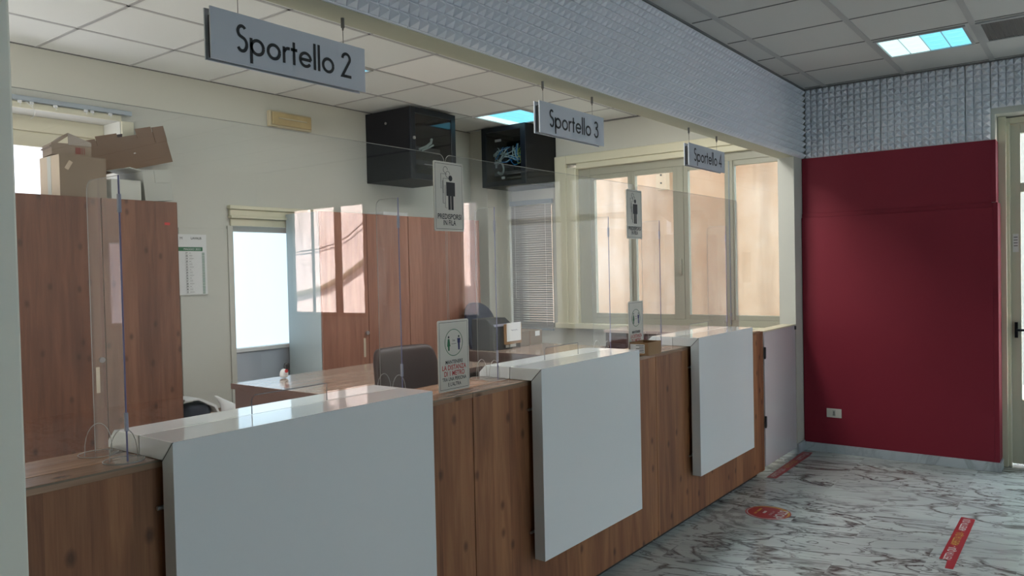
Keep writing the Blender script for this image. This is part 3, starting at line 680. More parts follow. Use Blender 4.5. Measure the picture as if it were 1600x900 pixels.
# ================================================================ NOTICES ON THE SCREENS
YN = YS-.004
def person_outline(cx, z0, h, solid, mbf, mbl):
    # standing pictogram, cx centre, z0 feet, h height
    def P(x, z): return (cx+x*h, YN-.0045, z0+z*h)
    if solid:
        mbf.add([P(.085*math.cos(a), .915+.085*math.sin(a)) for a in [2*PI*k/20 for k in range(20)]], [tuple(range(20))])
        for (a, b, c, d) in ((-.13, .13, .40, .80), (-.19, -.13, .40, .80), (.13, .19, .40, .80), (-.115, -.012, 0, .40), (.012, .115, 0, .40)):
            mbf.add([P(a, c), P(b, c), P(b, d), P(a, d)], [(0, 1, 2, 3)])
    else:
        mbl.tube([P(.085*math.cos(a), .915+.085*math.sin(a)) for a in [PI*.0+2*PI*k/20 for k in range(16)]], .0009, 4)
        mbl.tube([P(.05, .80), P(-.19, .80), P(-.19, .40), P(-.12, .40), P(-.12, .62), P(-.12, 0), P(-.05, 0)], .0009, 4)
def border(mb, x0, x1, z0, z1, w=.0016):
    y = YN-.0042
    for (a, b, c, d) in ((x0, x1, z0, z0+w), (x0, x1, z1-w, z1), (x0, x0+w, z0, z1), (x1-w, x1, z0, z1)): mb.add([(a, y, c), (b, y, c), (b, y, d), (a, y, d)], [(0, 1, 2, 3)])
def queue_notice(x0, x1, z0, z1, label):
    e = MB().prism(rrect(x0, x1, z0, z1, .008), 'y', YN-.004, YN).build('queue_notice', M['signwhite'], bevel=0)
    tag(e, label, 'notice', 'queue notices on the screens'); w = x1-x0; h = z1-z0; cx = (x0+x1)/2
    f = MB(); l = MB(); border(l, x0+.008, x1-.008, z0+.008, z1-.008)
    person_outline(cx+.010, z0+h*.31, h*.50, True, f, l)
    person_outline(cx-.006, z0+h*.335, h*.53, False, f, l); person_outline(cx-.020, z0+h*.40, h*.53, False, f, l)
    f.build('pictogram', M['ink'], e); l.build('outline_print', M['ink'], e)
    y = YN-.0048
    for q in (text_mb('PREDISPORSI', .030, (cx, y, z0+h*.175), (1, 0, 0), (0, 0, 1), .016, width=w*.80),
          text_mb('IN FILA', .030, (cx, y, z0+h*.085), (1, 0, 0), (0, 0, 1), .016, width=w*.42)): q.build('lettering', M['ink'], e)
def distance_notice(x0, x1, z0, z1, label):
    e = MB().prism(rrect(x0, x1, z0, z1, .008), 'y', YN-.004, YN).build('distance_notice', M['signwhite'])
    tag(e, label, 'notice', 'distance notices on the screens'); w = x1-x0; h = z1-z0; cx = (x0+x1)/2; y = YN-.0048
    l = MB(); border(l, x0+.008, x1-.008, z0+.008, z1-.008)
    l.build('border_line', M['ink'], e)
    cz = z0+h*.68; rr = w*.285
    MB().tube([(cx+rr*math.cos(2*PI*k/40), y+.0004, cz+rr*math.sin(2*PI*k/40)) for k in range(41)], .0013, 4).build('ring_print', M['greenink'], e)
    def fig(px, sk, mat):
        f = MB(); hh = h*.20; b = cz-hh*.55
        def P(a, c): return (px+a*hh, y, b+c*hh)
        hd = MB().add([P(.08*math.cos(a), .95+.08*math.sin(a)) for a in [2*PI*k/16 for k in range(16)]], [tuple(range(16))]); hd.build('figure_print', M['ink'], e)
        if sk: f.add([P(-.09, .82), P(.09, .82), P(.17, .30), P(.09, .30), P(.08, 0), P(-.08, 0), P(-.09, .30), P(-.17, .30)], [tuple(range(8))])
        else: f.add([P(-.17, .82), P(.17, .82), P(.14, .48), P(.09, .48), P(.08, 0), P(-.08, 0), P(-.09, .48), P(-.14, .48)], [tuple(range(8))])
        f.build('figure_print', M[mat], e)
    fig(cx-rr*.58, True, 'greenink'); fig(cx+rr*.58, False, 'navyink')
    merge(text_mb('1m', .014, (cx, y, cz+.004), (1, 0, 0), (0, 0, 1), .01), MB().box(cx-rr*.28, cx+rr*.28, y-.0001, y, cz-.006, cz-.0045)).build('scale_print', M['ink'], e)
    R, U = (1, 0, 0), (0, 0, 1)
    for q in (text_mb('MANTENERE', .021, (cx, y, z0+h*.385), R, U, .016, width=w*.56),
          text_mb('TRA UNA PERSONA', .021, (cx, y, z0+h*.145), R, U, .016, width=w*.78),
          text_mb("E L'ALTRA", .021, (cx, y, z0+h*.07), R, U, .016, width=w*.42)): q.build('lettering', M['ink'], e)
    for q in (text_mb('LA DISTANZA', .028, (cx, y, z0+h*.30), R, U, .016, width=w*.78),
          text_mb('DI 1 METRO', .028, (cx, y, z0+h*.215), R, U, .016, width=w*.66)): q.build('red_lettering', M['redink'], e)
queue_notice(2.330, 2.512, 1.770, 2.055, 'white PREDISPORSI IN FILA notice near the first server rack')
distance_notice(2.332, 2.524, 1.108, 1.402, 'white LA DISTANZA DI 1 METRO notice standing beside the leather chair')
queue_notice(3.935, 4.118, 1.770, 2.052, 'white PREDISPORSI IN FILA notice in front of the wide window')
distance_notice(3.935, 4.108, 1.108, 1.409, 'white distance notice partly behind the small open carton')

# ================================================================ HANGING SIGNS
def hanging_sign(x0, x1, z0, z1, num, wires, label):
    e = empty('hanging_sign', ((x0+x1)/2, 2.12, z0), label, 'sign', 'hanging window signs under the beam')
    yf = 2.118
    p1 = MB().box(x0, x1, yf, yf+.006, z0, z1).build('front_plate', M['alu'], e, bevel=.001)
    MB().box(x0, x1, yf+.030, yf+.036, z0, z1).build('back_plate', M['alu'], e, bevel=.001)
    MB().box(x0+.012, x1-.012, yf+.006, yf+.030, z0+.008, z1-.02).build('core', M['ink'], e)
    for z in (z0+.02, z1-.025): MB().cyl((x0+.011, yf+.018, z), (1, 0, 0), .007, .006, 10).build('spacer', M['ink'], e)
    h = .0885
    geo_text('Sportello '+num, h, ((x0+x1)/2+.01, yf-.0012, z0+(z1-z0)*.235), (1, 0, 0), (0, 0, 1)).build('lettering', M['ink'], e)
    for x in wires:
        MB().cyl((x, yf+.018, 2.508-.035), (0, 0, 1), .0065, .034, 10).cyl((x, yf+.018, 2.508-.044), (0, 0, 1), .003, .01, 8).build('wire_grip', M['gunmetal'], e)
        MB().cyl((x, yf+.018, z1-.022), (0, 0, 1), .0011, 2.47-z1+.022, 6).build('wire', M['gunmetal'], e)
hanging_sign(1.333, 1.946, 2.257, 2.413, '2', (1.44, 1.862), 'grey Sportello 2 sign, the largest and nearest hanging sign')
hanging_sign(3.045, 3.643, 2.255, 2.407, '3', (3.10, 3.555), 'grey Sportello 3 sign hanging in front of the second server rack')
hanging_sign(4.722, 5.322, 2.258, 2.405, '4', (4.765, 5.225), 'grey Sportello 4 sign, the farthest, hanging in front of the window')

# ================================================================ WARDROBES
ZWD = 2.11
def wardrobe(x0, x1, label, mat, handle, side):
    e = empty('wardrobe', ((x0+x1)/2, 5.2, ZF), label, 'wardrobe', 'tall wooden wardrobes along the back wall')
    yf = 4.955; zt = ZWD
    MB().box(x0, x0+.018, yf+.02, 5.39, ZF, zt).build('side_panel', M[side], e)
    MB().box(x1-.018, x1, yf+.02, 5.39, ZF, zt).build('side_panel', mat, e)
    MB().box(x0+.018, x1-.018, yf+.02, 5.39, zt-.025, zt).box(x0+.018, x1-.018, yf+.02, 5.39, ZF, ZF+.08).box(x0+.018, x1-.018, 5.38, 5.39, ZF+.08, zt-.025).build('carcass', mat, e)
    mid = (x0+x1)/2
    for k, (a, b) in enumerate(((x0, mid-.002), (mid+.002, x1))):
        d = MB().box(a+.001, b-.001, yf, yf+.018, ZF+.06, zt).build('door', mat, e, bevel=.0015)
        if (k == 0) == (handle == 'left'):
            hx_ = mid-.035 if k == 0 else mid+.035
            MB().cyl((hx_, yf, 1.104), (0, -1, 0), .008, .015, 12).cyl((hx_, yf-.014, 1.104), (0, -1, 0), .017, .012, 20).build('knob', M['steel'], d, smooth=False)
            MB().box(hx_-.03, hx_-.008, yf-.0015, yf, .90, 1.06).build('key_plate', M['card_l'], d)
    return e
wl = wardrobe(1.83, 2.832, 'walnut wardrobe under the stack of cardboard boxes', M['wardwood'], 'left', 'wardside_lit')
lb = MB().box(2.738, 2.775, 4.9535, 4.955, 1.955, 1.972).build('red_label', M['redink'], wl)
wardrobe(4.03, 5.015, 'tall wardrobe with side coloured window-lit grey beside the middle back window', M['wardwood_red'], 'left', 'wardside_lit')
wardrobe(5.022, 6.02, 'reddish wardrobe in the back corner right of its twin', M['wardwood_red'], 'right', 'wardwood')

# ================================================================ CARTONS ON THE WARDROBE
def carton(name, c, size, rot, mat, label, grp='cardboard boxes on the wardrobe', flaps=False, open_top=False, extras=None):
    """c = centre of the bottom face"""
    sx, sy, sz = size; Mx = Matrix.Translation(c) @ Matrix.Rotation(rot[2], 4, 'Z') @ Matrix.Rotation(rot[1], 4, 'Y') @ Matrix.Rotation(rot[0], 4, 'X')
    e = empty(name, c, label, 'box', grp)
    th = .004; mb = MB()
    mb.box(-sx/2, sx/2, -sy/2, -sy/2+th, 0, sz, Mx).box(-sx/2, sx/2, sy/2-th, sy/2, 0, sz, Mx)
    mb.box(-sx/2, -sx/2+th, -sy/2+th, sy/2-th, 0, sz, Mx).box(sx/2-th, sx/2, -sy/2+th, sy/2-th, 0, sz, Mx)
    mb.box(-sx/2+th, sx/2-th, -sy/2+th, sy/2-th, 0, th, Mx)
    if not open_top: mb.box(-sx/2+.001, sx/2-.001, -sy/2+.001, -.001, sz-th, sz, Mx).box(-sx/2+.001, sx/2-.001, .001, sy/2-.001, sz-th, sz, Mx)
    mb.build('box_body', mat, e)
    return e, Mx
eA, MA = carton('cardboard_box', (2.246, 5.125, ZWD+.001), (.275, .27, .252), (0, 0, 0), M['card_l'], 'large upright tan carton at the left on the wardrobe')
f = MB().box(-.1375, .1375, -.137, -.1345, .0, .252, MA).build('front_shade', M['card_d'], eA)  # darker sheet: shade of the front face put into its colour
MB().box(-.1385, -.137, -.02, .03, .01, .25, MA).build('tape', M['card_g'], eA)
MB().box(-.012, .012, -.1385, -.137, -.028, .028, MA @ Matrix.Translation((-.085, 0, .19)) @ Matrix.Rotation(math.radians(30), 4, 'Y')).build('torn_mark', M['card_l'], eA)
# small dull box lying on it, flaps up
eC, MC = carton('cardboard_box', (2.215, 5.13, ZWD+.258), (.22, .20, .07), (0, 0, math.radians(-8)), M['card_d'], 'small dull grey-brown box on top of the large tan carton', open_top=True)
def local(mb, Mx):
    mb.v = [Mx @ v for v in mb.v]; return mb
local(MB().prism([(-.125, .045), (-.02, .135), (.0, .130), (-.115, .040)], 'y', -.098, .09), MC).build('flap', M['card_d'], eC)
local(MB().prism([(-.02, .135), (.02, .120), (.110, .085), (.110, .062), (-.02, .062)], 'y', -.1045, -.1005), MC).build('flap', M['card_g2'], eC)
MB().box(.02, .05, -.1015, -.1005, .01, .05, MC).box(.055, .06, -.1015, -.1005, .01, .05, MC).box(.068, .073, -.1015, -.1005, .01, .05, MC).build('red_print', M['card_print'], eC)
# D: pale box
eD, MD = carton('cardboard_box', (2.51, 5.13, ZWD+.001), (.19, .28, .128), (0, 0, 0), M['card_g'], 'low pale carton beside the large tan carton, under the tilted box')
# E: grey-white box, leaning
eE, ME = carton('cardboard_box', (2.735, 5.15, ZWD+.010), (.205, .26, .205), (0, math.radians(-5), math.radians(5)), M['card_g'], 'greyish white carton at the right end of the wardrobe top')
MB().box(-.02, .10, -.134, -.131, .12, .20, ME).build('front_flap', M['card_g'], eE)
MB().box(-.006, 0, -.13, .13, 0, .09, ME @ Matrix.Translation((-.10, 0, .20)) @ Matrix.Rotation(math.radians(-75), 4, 'Y')).build('side_flap', M['card_g'], eE)
# B: long tilted box resting on A and E
eB, MBm = carton('cardboard_box', (2.717, 5.345, ZWD+.245), (.565, .15, .224), (0, math.radians(-15.5), 0), M['card'], 'long brown open carton tilted across the tops of the other boxes', open_top=True)
for (a, b, c, d, e_) in ((-.28, -.21, .19, .236, .078), (-.205, -.06, .19, .252, .079), (.075, .19, .20, .262, .079), (.195, .2825, .15, .255, .080)):
    MB().box(a, b, -e_, -.075, c, d, MBm).build('flap', M['card'], eB)
MB().box(-.06, .075, .069, .073, .20, .250, MBm).build('rear_flap', M['darkwood'], eB)
MB().box(.02, .034, -.0765, -.075, .10, .107, MBm).build('staple_mark', M['paper'], eB)

# paper pile on wardrobe 2
pp = MB()
for k in range(6): pp.box(4.78+.004*(k % 3), 5.08+.006*(k % 2), 5.02, 5.24, ZWD+.001+k*.006, ZWD+.006+k*.006)
o = pp.build('paper_pile', M['paper']); tag(o, 'low pile of white papers on top of the grey-sided wardrobe', 'papers')

# ================================================================ SERVER RACKS
def rack(x0, x1, y0, y1, z0, z1, face, label, tower):
    e = empty('server_rack', ((x0+x1)/2, (y0+y1)/2, z0), label, 'server rack', 'black wall mounted server racks')
    b = MB(); t = .012; d = .012
    if face == '-y':
        b.box(x0, x0+t, y0+.02, y1, z0, z1).box(x1-t, x1, y0+.02, y1, z0, z1).box(x0+t, x1-t, y0+.02, y1, z0, z0+t).box(x0+t, x1-t, y0+.02, y1, z1-t, z1).box(x0+t, x1-t, y1-t, y1, z0+t, z1-t)
    else:
        b.box(x0+.02, x1, y0, y0+t, z0, z1).box(x0+.02, x1, y1-t, y1, z0, z1).box(x0+.02, x1, y0+t, y1-t, z0, z0+t).box(x0+.02, x1, y0+t, y1-t, z1-t, z1).box(x1-t, x1, y0+t, y1-t, z0+t, z1-t)
    b.build('cabinet_body', M['black'], e, bevel=.002)
    w = .06; D = MB(); G = MB()
    if face == '-y':
        D.box(x0, x0+w, y0, y0+.018, z0, z1).box(x1-w, x1, y0, y0+.018, z0, z1).box(x0+w, x1-w, y0, y0+.018, z0, z0+.05).box(x0+w, x1-w, y0, y0+.018, z1-.05, z1)
        G.box(x0+w, x1-w, y0+.006, y0+.010, z0+.05, z1-.05)
    else:
        D.box(x0, x0+.018, y0, y0+w, z0, z1).box(x0, x0+.018, y1-w, y1, z0, z1).box(x0, x0+.018, y0+w, y1-w, z0, z0+.05).box(x0, x0+.018, y0+w, y1-w, z1-.05, z1)
        G.box(x0+.006, x0+.010, y0+w, y1-w, z0+.05, z1-.05)
    dd = D.build('door_frame', M['bluegrey'], e, bevel=.002); G.build('door_glass', M['rackglass'], dd)
    return e
r1 = rack(4.975, 5.575, 4.85, YB-.002, 2.44, 3.075, '-y', 'black server rack on the back wall, seen side on', None)
MB().cyl((4.975, 5.16, 2.96), (-1, 0, 0), .012, .006, 14).build('side_lock', M['steel'], r1)
for q in ((5.03, 2.88), (5.36, 2.86)): MB().cyl((4.976, q[0], q[1]), (-1, 0, 0), .012, .002, 14).build('side_hole', M['blackin'], r1)
MB().cyl((5.012, 4.85, 2.80), (0, -1, 0), .014, .012, 16).build('door_lock', M['steel'], r1)
eq = MB().box(5.06, 5.52, 5.0, 5.3, 2.60, 2.64).box(5.06, 5.52, 5.0, 5.3, 2.72, 2.765).build('switch_unit', M['darkgrey'], r1)
MB().tube([(5.20, 4.97, 2.73), (5.26, 4.93, 2.76), (5.33, 4.94, 2.80), (5.36, 4.96, 2.84)], .012, 6).tube([(5.22, 4.95, 2.72), (5.28, 4.92, 2.75), (5.35, 4.93, 2.78)], .009, 6).build('patch_cable', M['whitecable'], r1)
MB().box(5.1, 5.16, 4.995, 5.0, 2.61, 2.632).box(5.3, 5.5, 4.995, 5.0, 2.605, 2.61).build('port_label', M['paper'], r1)
r2 = rack(6.345, XE-.002, 4.60, 5.165, 2.475, 3.088, '-x', 'black server rack with tangled patch cables behind its glass door', None)
MB().box(6.46, 6.75, 4.68, 5.09, 2.60, 2.64).box(6.46, 6.75, 4.68, 5.09, 2.76, 2.80).box(6.46, 6.75, 4.68, 5.09, 2.85, 2.89).build('switch_unit', M['darkgrey'], r2)
MB().box(6.452, 6.46, 4.99, 5.07, 2.955, 2.98).box(6.452, 6.46, 4.95, 4.99, 2.56, 2.585).build('port_label', M['paper'], r2)
MB().box(6.455, 6.46, 4.70, 4.92, 2.565, 2.57).box(6.455, 6.46, 4.70, 4.92, 2.605, 2.61).build('shelf_lip', M['steel'], r2)
rnd = random.Random(4)
for nm, mt, cnt in (('white', 'whitecable', 14), ('blue', 'bluecable', 9), ('yellow', 'yellowcable', 3)):
    for k in range(cnt):
        ya = rnd.uniform(4.70, 5.06); yb = rnd.choice((4.69, 4.70, 5.07, 4.72)); za = rnd.choice((2.88, 2.79, 2.86)); zb2 = rnd.uniform(2.70, 2.84)
        if nm == 'yellow': yb = 4.70; ya = rnd.uniform(4.72, 4.8)
        pts = []
        for i in range(11):
            u = i/10; pts.append((6.45-.055*math.sin(PI*u), ya+(yb-ya)*u+.012*math.sin(5*u+k), za+(zb2-za)*u-.05*math.sin(PI*u)+.03*math.sin(7*u+k*2)*(1-u)))
        MB().tube(pts, .0045, 5).build('patch_cable', M[mt], r2)
for k in range(3):
    MB().tube([(6.44-.02*math.sin(a), 5.0+(.055-.008*k)*math.cos(a), 2.68+(.075-.01*k)*math.sin(a)) for a in [2*PI*i/20 for i in range(19)]], .003, 5).build('patch_cable', M['whitecable'], r2)

# emergency lamp
el = empty('emergency_light', (4.11, 5.40, 2.80), 'yellowed rectangular emergency lamp high on the back wall', 'emergency light')
MB().box(3.90, 4.32, 5.385, YB, 2.825, 2.955).build('housing', M['yellowed_f'], el, bevel=.006)
MB().box(3.915, 4.305, 5.365, 5.385, 2.838, 2.942).build('diffuser', M['yellowed'], el, bevel=.008)
MB().cyl((3.97, 5.362, 2.895), (1, 0, 0), .006, .28, 8).build('tube_lamp', M['yellowed_f'], el)

# calendar
ca = empty('wall_calendar', (3.2, YB-.015, 1.47), 'white and green wall calendar behind the right edge of the box-topped wardrobe', 'calendar')
yc = YB-.016
MB().box(3.06, 3.318, yc, yc+.003, 1.475, 1.925).build('sheet', M['paper'], ca)
MB().box(3.06, 3.285, yc-.001, yc, 1.80, 1.83).build('month_band', M['greenink'], ca)
MB().box(3.06, 3.318, yc-.004, yc+.003, 1.467, 1.475).build('bottom_strip', M['card_g'], ca)
merge(text_mb('MAGGIO 2023', .022, (3.20, yc-.0015, 1.807), (1, 0, 0), (0, 0, 1), .0)).build('month_lettering', M['paper'], ca)
merge(text_mb('M', .03, (3.115, yc-.001, 1.885), (1, 0, 0), (0, 0, 1)), text_mb('LAVAUS', .024, (3.235, yc-.001, 1.888), (1, 0, 0), (0, 0, 1), .02)).build('heading', M['ink'], ca)
dts = MB(); grn = MB()
for k in range(15):
    z = 1.786-k*.0208
    q = text_mb(str(17+k), .017, (3.155, yc-.001, z-.006), (1, 0, 0), (0, 0, 1), .02); dts.add(q.v, q.f)
    dts.box(3.14, 3.20, yc-.0008, yc, z-.010, z-.0093); dts.box(3.175, 3.19+.01*(k % 3), yc-.0008, yc, z-.001, z+.001)
    for j in range(2): grn.box(3.278, 3.30, yc-.0008, yc, z-.004-j*.010, z+.001-j*.010)
dts.build('date_column', M['ink'], ca); grn.build('side_column', M['greenink'], ca)

# ================================================================ DESKS, CHAIRS AND CLUTTER
def desk(x0, x1, y0, y1, z, label, h=.035, top='deskwood'):
    e = empty('office_desk', ((x0+x1)/2, (y0+y1)/2, ZF), label, 'desk', 'office desks behind the counter')
    MB().box(x0+.002, x1-.002, y0+.002, y1-.002, z-h, z).build('desktop', M[top], e, bevel=.002)
    MB().box(x0, x0+.002, y0, y1, z-h, z-.001).box(x0+.002, x1, y0, y0+.002, z-h, z-.001).build('edge_band', M['plumwood'], e)
    for a in (x0+.01, x1-.04): MB().box(a, a+.03, y0+.03, y1-.03, ZF, z-h).build('end_panel', M['plumwood'], e)
    MB().box(x0+.04, x1-.04, y0+.10, y0+.12, z-.6, z-h).build('underdesk_shade', M['darkwood'], e)  # dark sheet standing in for the shade under the desktop
    return e
desk(2.862, 4.50, 3.56, 4.44, .92, 'wooden desk in front of the middle back window')
desk(5.10, 5.95, 3.47, 4.42, .92, 'wooden desk carrying the document box and small carton')
cb = empty('low_cabinet', (6.3, 3.17, ZF), 'dark cabinet with a glossy top below the wide window', 'cabinet')
MB().box(5.985, 6.68, 2.83, 3.52, 1.035, 1.06).build('cabinet_top', plain('glossy_grey_top', (.45, .36, .32), .12), cb, bevel=.002)
MB().box(6.0, 6.67, 2.85, 3.51, ZF, 1.035).build('cabinet_body', M['darkwood'], cb)
for k in range(3): MB().box(5.992, 6.0, 2.87, 3.49, .20+k*.275, .46+k*.275).build('drawer', plain('plum_drawer_front', (.06, .03, .032), .25), cb, bevel=.002)
sd_ = empty('side_table', (3.17, 5.14, ZF), 'low wooden side table in the corner right of the box-topped wardrobe', 'table')
MB().box(2.86, 3.48, 4.90, 5.39, .575, .60).build('tabletop', M['wardwood'], sd_, bevel=.002)
for a, b in ((2.88, 4.92), (3.42, 4.92), (2.88, 5.33), (3.42, 5.33)): MB().box(a, a+.04, b, b+.04, ZF, .575).build('leg', M['darkgrey'], sd_)

def lofted(name, secs, mat, parent, close=True):
    """secs: list of rings (lists of points, same length)"""
    mb = MB(); n = len(secs[0]); vs = [p for s in secs for p in s]; fs = []
    for i in range(len(secs)-1):
        for k in range(n): fs.append((i*n+k, i*n+(k+1) % n, (i+1)*n+(k+1) % n, (i+1)*n+k))
    fs += [tuple(range(n))[::-1], tuple(range((len(secs)-1)*n, len(secs)*n))]
    mb.add(vs, fs); o = mb.build(name, mat, parent, smooth=True); m = o.modifiers.new('s', 'SUBSURF'); m.levels = 1; m.render_levels = 2; return o
def chair(cx, cy, ang, zt, w, label, mat, round_top=False):
    e = empty('office_chair', (cx, cy, ZF), label, 'chair', 'swivel chairs behind the counter')
    A = Matrix.Translation((cx, cy, 0)) @ Matrix.Rotation(ang, 4, 'Z')   # local: +y forward (sitter looks +y), back at y=-.22
    zs = zt-.66
    secs = []
    prof = [(0, .80, .030), (.02, .90, .042), (.15, .98, .05), (.45, 1.0, .052), (.75, .98, .05), (.93, .92, .045), (.985, .82, .035), (1.0, .70, .018)]
    if round_top: prof = [(0, .70, .03), (.1, .85, .04), (.4, 1.0, .045), (.65, .98, .045), (.8, .88, .04), (.9, .72, .035), (.97, .48, .028), (1.0, .25, .012)]
    for (u, ww, th) in prof:
        z = zs+.12+u*(zt-zs-.12); hw = w/2*ww; yb_ = -.24-.10*u; ring = []
        for k in range(16):
            a = 2*PI*k/16; sx = math.copysign(abs(math.cos(a))**.5, math.cos(a))*hw; sy = math.copysign(abs(math.sin(a))**.6, math.sin(a))*th
            ring.append(A @ Vector((sx, yb_+sy+.05*(abs(sx)/(w/2))**2, z)))
        secs.append(ring)
    lofted('backrest', secs, mat, e)
    secs = []
    for (u, sc) in ((0, .85), (.3, 1.0), (.7, 1.0), (1, .85)):
        ring = []
        for k in range(16):
            a = 2*PI*k/16; ring.append(A @ Vector((math.copysign(abs(math.cos(a))**.5, math.cos(a))*w/2*sc, math.copysign(abs(math.sin(a))**.5, math.sin(a))*.24*sc, zs+u*.09)))
        secs.append(ring)
    lofted('seat', secs, mat, e)
    for s in (-1, 1):
        pts = [A @ Vector(p) for p in ((s*w*.5, -.20, zs+.05), (s*w*.56, -.18, zs+.20), (s*w*.56, .10, zs+.23), (s*w*.54, .18, zs+.15), (s*w*.5, .12, zs+.04))]
        MB().tube(pts, .016, 8).build('armrest', M['darkgrey'], e, smooth=True)
    MB().cyl((cx, cy, ZF+.08), (0, 0, 1), .028, zs-ZF-.08, 14).build('gas_column', M['darkgrey'], e)
    for k in range(5):
        a = 2*PI*k/5+.3; d = Vector((math.cos(a), math.sin(a), 0)); c = Vector((cx, cy, ZF))
        lg = MB().tube([c+Vector((0, 0, .10)), c+d*.15+Vector((0, 0, .085)), c+d*.27+Vector((0, 0, .06))], .016, 8).build('base_leg', M['darkgrey'], e)
        MB().cyl(c+d*.27+Vector((-.01, 0, .026)), (1, 0, 0), .025, .02, 14).build('caster', M['ink'], lg)
chair(3.25, 2.99, math.radians(176), 1.170, .50, 'dark brown leather office chair behind the screens near the first distance notice', M['leather'])
chair(5.86, 4.55, math.radians(185), 1.30, .50, 'navy office chair with a rounded back behind the document box', M['navy'], True)

# document box with paper label
db = empty('document_box', (5.33, 4.25, .92), 'charcoal document box with a white label sheet on the desk', 'box')
MB().prism([(4.12, .921), (4.36, .921), (4.36, 1.19), (4.20, 1.19), (4.12, 1.13)], 'x', 5.165, 5.44).build('box_body', M['darkgrey'], db, bevel=.006)
MB().box(5.18, 5.43, 4.118, 4.13, 1.125, 1.145).build('front_lip', M['clip'], db)
MB().box(5.30, 5.52, 4.085, 4.112, .965, 1.14).build('card_backing', M['card_o'], db)
MB().box(5.305, 5.505, 4.080, 4.0845, .99, 1.15).build('label_sheet', M['paper'], db)
merge(text_mb('sportello', .03, (5.405, 4.079, 1.075), (1, 0, 0), (0, 0, 1), width=.11)).build('handwriting', M['ink'], db) if False else MB().tube([(5.36+.012*i, 4.079, 1.085+.006*math.sin(i*2.3)) for i in range(9)], .0015, 4).build('handwriting', M['navyink'], db)
MB().box(5.33, 5.37, 4.110, 4.117, .935, .957).box(5.385, 5.47, 4.110, 4.117, .935, .960).build('sticker', M['paper'], db)
kt = empty('cardboard_box', (5.70, 4.25, .92), 'small brown carton with a white label on the desk beside the document box', 'box')
MB().box(5.56, 5.90, 4.13, 4.36, .921, 1.055).build('box_body', M['card_d'], kt, bevel=.002)
MB().box(5.79, 5.86, 4.128, 4.13, 1.0, 1.045).build('label', M['paper'], kt)
MB().box(5.70, 5.712, 4.128, 4.13, .921, 1.055).build('tape', M['card'], kt)

# open carton on the counter
oc = empty('open_carton', (4.017, 2.09, ZW), 'small open brown carton on the counter between the middle and far white panels', 'box')
x0, x1, y0, y1, zz, h = 4.135, 4.325, 2.075, 2.148, ZW+.001, .072
x0, x1, y0, y1 = 3.936, 4.098, 2.030, 2.146
mb = MB().box(x0, x1, y0, y0+.003, zz, zz+h).box(x0, x1, y1-.003, y1, zz, zz+h).box(x0, x0+.003, y0+.003, y1-.003, zz, zz+h).box(x1-.003, x1, y0+.003, y1-.003, zz, zz+h).box(x0+.003, x1-.003, y0+.003, y1-.003, zz, zz+.003)
mb.build('box_body', M['card_o'], oc)
MB().box(x0-.0012, x0, y0+.022, y1-.004, zz+.012, zz+h-.010).build('shipping_label', M['paper'], oc)
lm = MB()
for k in range(5): lm.box(x0-.0018, x0-.0012, y0+.026, y0+.026+(.03 if k % 2 else .05), zz+.018+k*.009, zz+.0215+k*.009)
lm.build('label_print', M['ink'], oc)

# bags near the side table
bg = empty('navy_bag', (3.02, 5.12, .60), 'navy bag with a folded white sheet over it, just right of the near wardrobe', 'bag')
lofted('bag_body', [[Vector((3.01+.125*math.cos(a)*s, 5.13+.10*math.sin(a)*s, z)) for a in [2*PI*k/12 for k in range(12)]] for (z, s) in ((.601, .85), (.63, 1), (.69, .95), (.72, .65))], M['navy'], bg)
MB().prism([(2.885, .762), (3.0, .757), (3.125, .690), (3.150, .632), (3.135, .632), (3.108, .680), (2.992, .742), (2.885, .748)], 'y', 5.03, 5.22).build('folded_sheet', M['paper'], bg, bevel=.002)
pb_ = empty('plastic_bag', (3.22, 5.03, .60), 'crumpled white plastic bag beside the navy bag', 'bag')
rn = random.Random(3)
secs = []
for (z, s, dx) in ((.601, .65, .02), (.63, 1, .01), (.665, .95, .0), (.695, .7, -.03), (.72, .45, -.065), (.745, .28, -.095), (.76, .12, -.11)):
    secs.append([Vector((3.225+dx+.072*math.cos(a)*s*rn.uniform(.8, 1.15), 5.03+.06*math.sin(a)*s*rn.uniform(.8, 1.15), z+rn.uniform(-.006, .006)*s)) for a in [2*PI*k/12 for k in range(12)]])
lofted('bag_body', secs, M['paper'], pb_)
# ornament on the desk beside wardrobe
orn = empty('small_ornament', (3.21, 4.34, .92), 'small white and red ornament with a black top at the back of the desk', 'ornament')
lofted('body', [[Vector((3.195+r*math.cos(a), 4.34+r*.8*math.sin(a), z)) for a in [2*PI*k/10 for k in range(10)]] for (z, r) in ((.921, .026), (.94, .034), (.965, .028), (.982, .014))], M['paper'], orn)
lofted('black_top', [[Vector((3.222+r*math.cos(a), 4.345+r*.8*math.sin(a), z)) for a in [2*PI*k/10 for k in range(10)]] for (z, r) in ((.955, .010), (.98, .022), (1.01, .022), (1.022, .010))], M['ink'], orn)
MB().cyl((3.19, 4.308, .97), (0, -1, 0), .012, .006, 10).build('red_bow', M['redink'], orn)

# outlet on red wall
ou = empty('wall_outlet', (XE-.045, 1.80, .30), 'white wall socket low on the red wall', 'socket')
MB().box(XE-.052, XE-.0455, 1.742, 1.862, .30, .376).build('cover_plate', M['signwhite'], ou, bevel=.003)
MB().box(XE-.0535, XE-.052, 1.79, 1.814, .312, .364).build('socket_insert', M['card_g'], ou)
MB().box(XE-.0545, XE-.0535, 1.799, 1.805, .33, .355).box(XE-.0545, XE-.0535, 1.793, 1.811, .322, .327).build('socket_holes', M['ink'], ou)

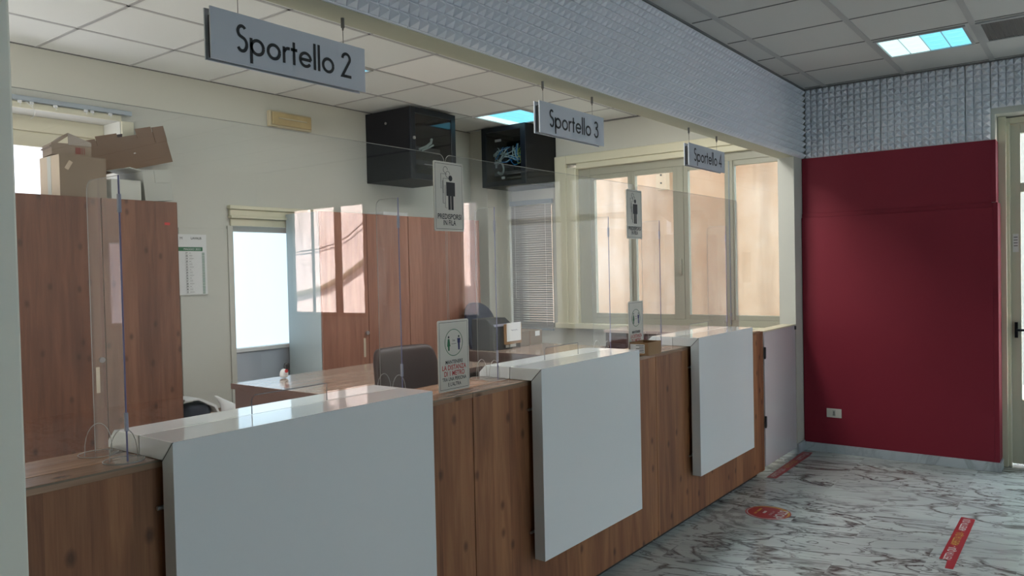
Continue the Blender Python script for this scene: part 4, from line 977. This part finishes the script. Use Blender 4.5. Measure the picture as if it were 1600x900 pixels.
# ================================================================ FLOOR STICKERS
def strip(poly, label, y0, y1, xs):
    e = MB().prism(poly, 'z', .0006, .0014).build('floor_strip', M['sticker']); tag(e, label, 'floor sticker', 'red queue strips on the floor')
    h = (y1-y0)*.52
    for k, (xa, xb, txt) in enumerate(xs):
        text_mb(txt, h/.73, ((xa+xb)/2, (y0+y1)/2-h*.5+.004, .0018), (1, 0, 0), (0, 1, 0), .012, width=xb-xa).build('lettering', M['sticker_y' if k == 1 else 'sticker_w'], e)
strip([(5.795, 1.945), (6.635, 1.945), (6.77, 1.957), (6.755, 2.034), (5.793, 2.018)], 'red ASPETTA QUI strip on the floor beside the white gate', 1.947, 2.022, ((5.83, 6.12, 'ASPETTA QUI -'), (6.14, 6.43, 'ASPETTA QUI -'), (6.45, 6.72, 'ASPETTA QUI')))
strip([(4.555, .617), (5.515, .623), (5.525, .701), (4.683, .701), (4.685, .662), (4.553, .655)], 'red ASPETTA QUI strip with one torn end in the middle of the hall floor', .625, .700, ((4.69, 4.93, 'PETTA QUI -'), (4.95, 5.22, 'ASPETTA QUI -'), (5.24, 5.49, 'ASPETTA QUI')))
cs = empty('floor_decal', (4.965, 1.722, 0), 'round red STOP sticker on the marble floor', 'floor sticker')
def disc(cx, cy, r, z0, z1, n=48): return MB().cyl((cx, cy, z0), (0, 0, 1), r, z1-z0, n)
disc(4.965, 1.722, .142, .0005, .001).build('disc', M['sticker'], cs)
ring = MB(); n = 60
for k in range(n):
    a0 = 2*PI*k/n; a1 = 2*PI*(k+1)/n
    if not (PI*.35 < a0 < PI*1.35): continue
    ring.add([(4.965+r*math.cos(a), 1.722+r*math.sin(a), .0012) for (r, a) in ((.126, a0), (.133, a0), (.133, a1), (.126, a1))], [(0, 1, 2, 3)])
ring.build('white_ring', M['sticker_w'], cs)
ring = MB()
for k in range(n):
    a0 = 2*PI*k/n; a1 = 2*PI*(k+1)/n
    if PI*.35 < a0 < PI*1.35: continue
    u = ((a0-PI*1.35) % (2*PI))/(PI*1.0); wd = .004+.016*math.sin(PI*min(1, u))
    ring.add([(4.965+r*math.cos(a), 1.722+r*math.sin(a), .0012) for (r, a) in ((.134-wd, a0), (.134, a0), (.134, a1), (.134-wd, a1))], [(0, 1, 2, 3)])
ring.build('yellow_ring', M['sticker_y'], cs)
text_mb('STOP', .078, (4.965, 1.668, .0014), (-1, 0, 0), (0, -1, 0), .03, width=.175).build('stop_lettering', M['sticker_w'], cs)
merge(text_mb('ATTENDI', .022, (4.965, 1.705, .0014), (-1, 0, 0), (0, -1, 0), .01), MB().box(4.94, 4.99, 1.735, 1.752, .0012, .0014)).build('small_lettering', M['sticker_w'], cs)
MB().box(4.90, 4.94, 1.78, 1.795, .0012, .0014).box(4.955, 5.03, 1.78, 1.795, .0012, .0014).build('yellow_bar', M['sticker_y'], cs)
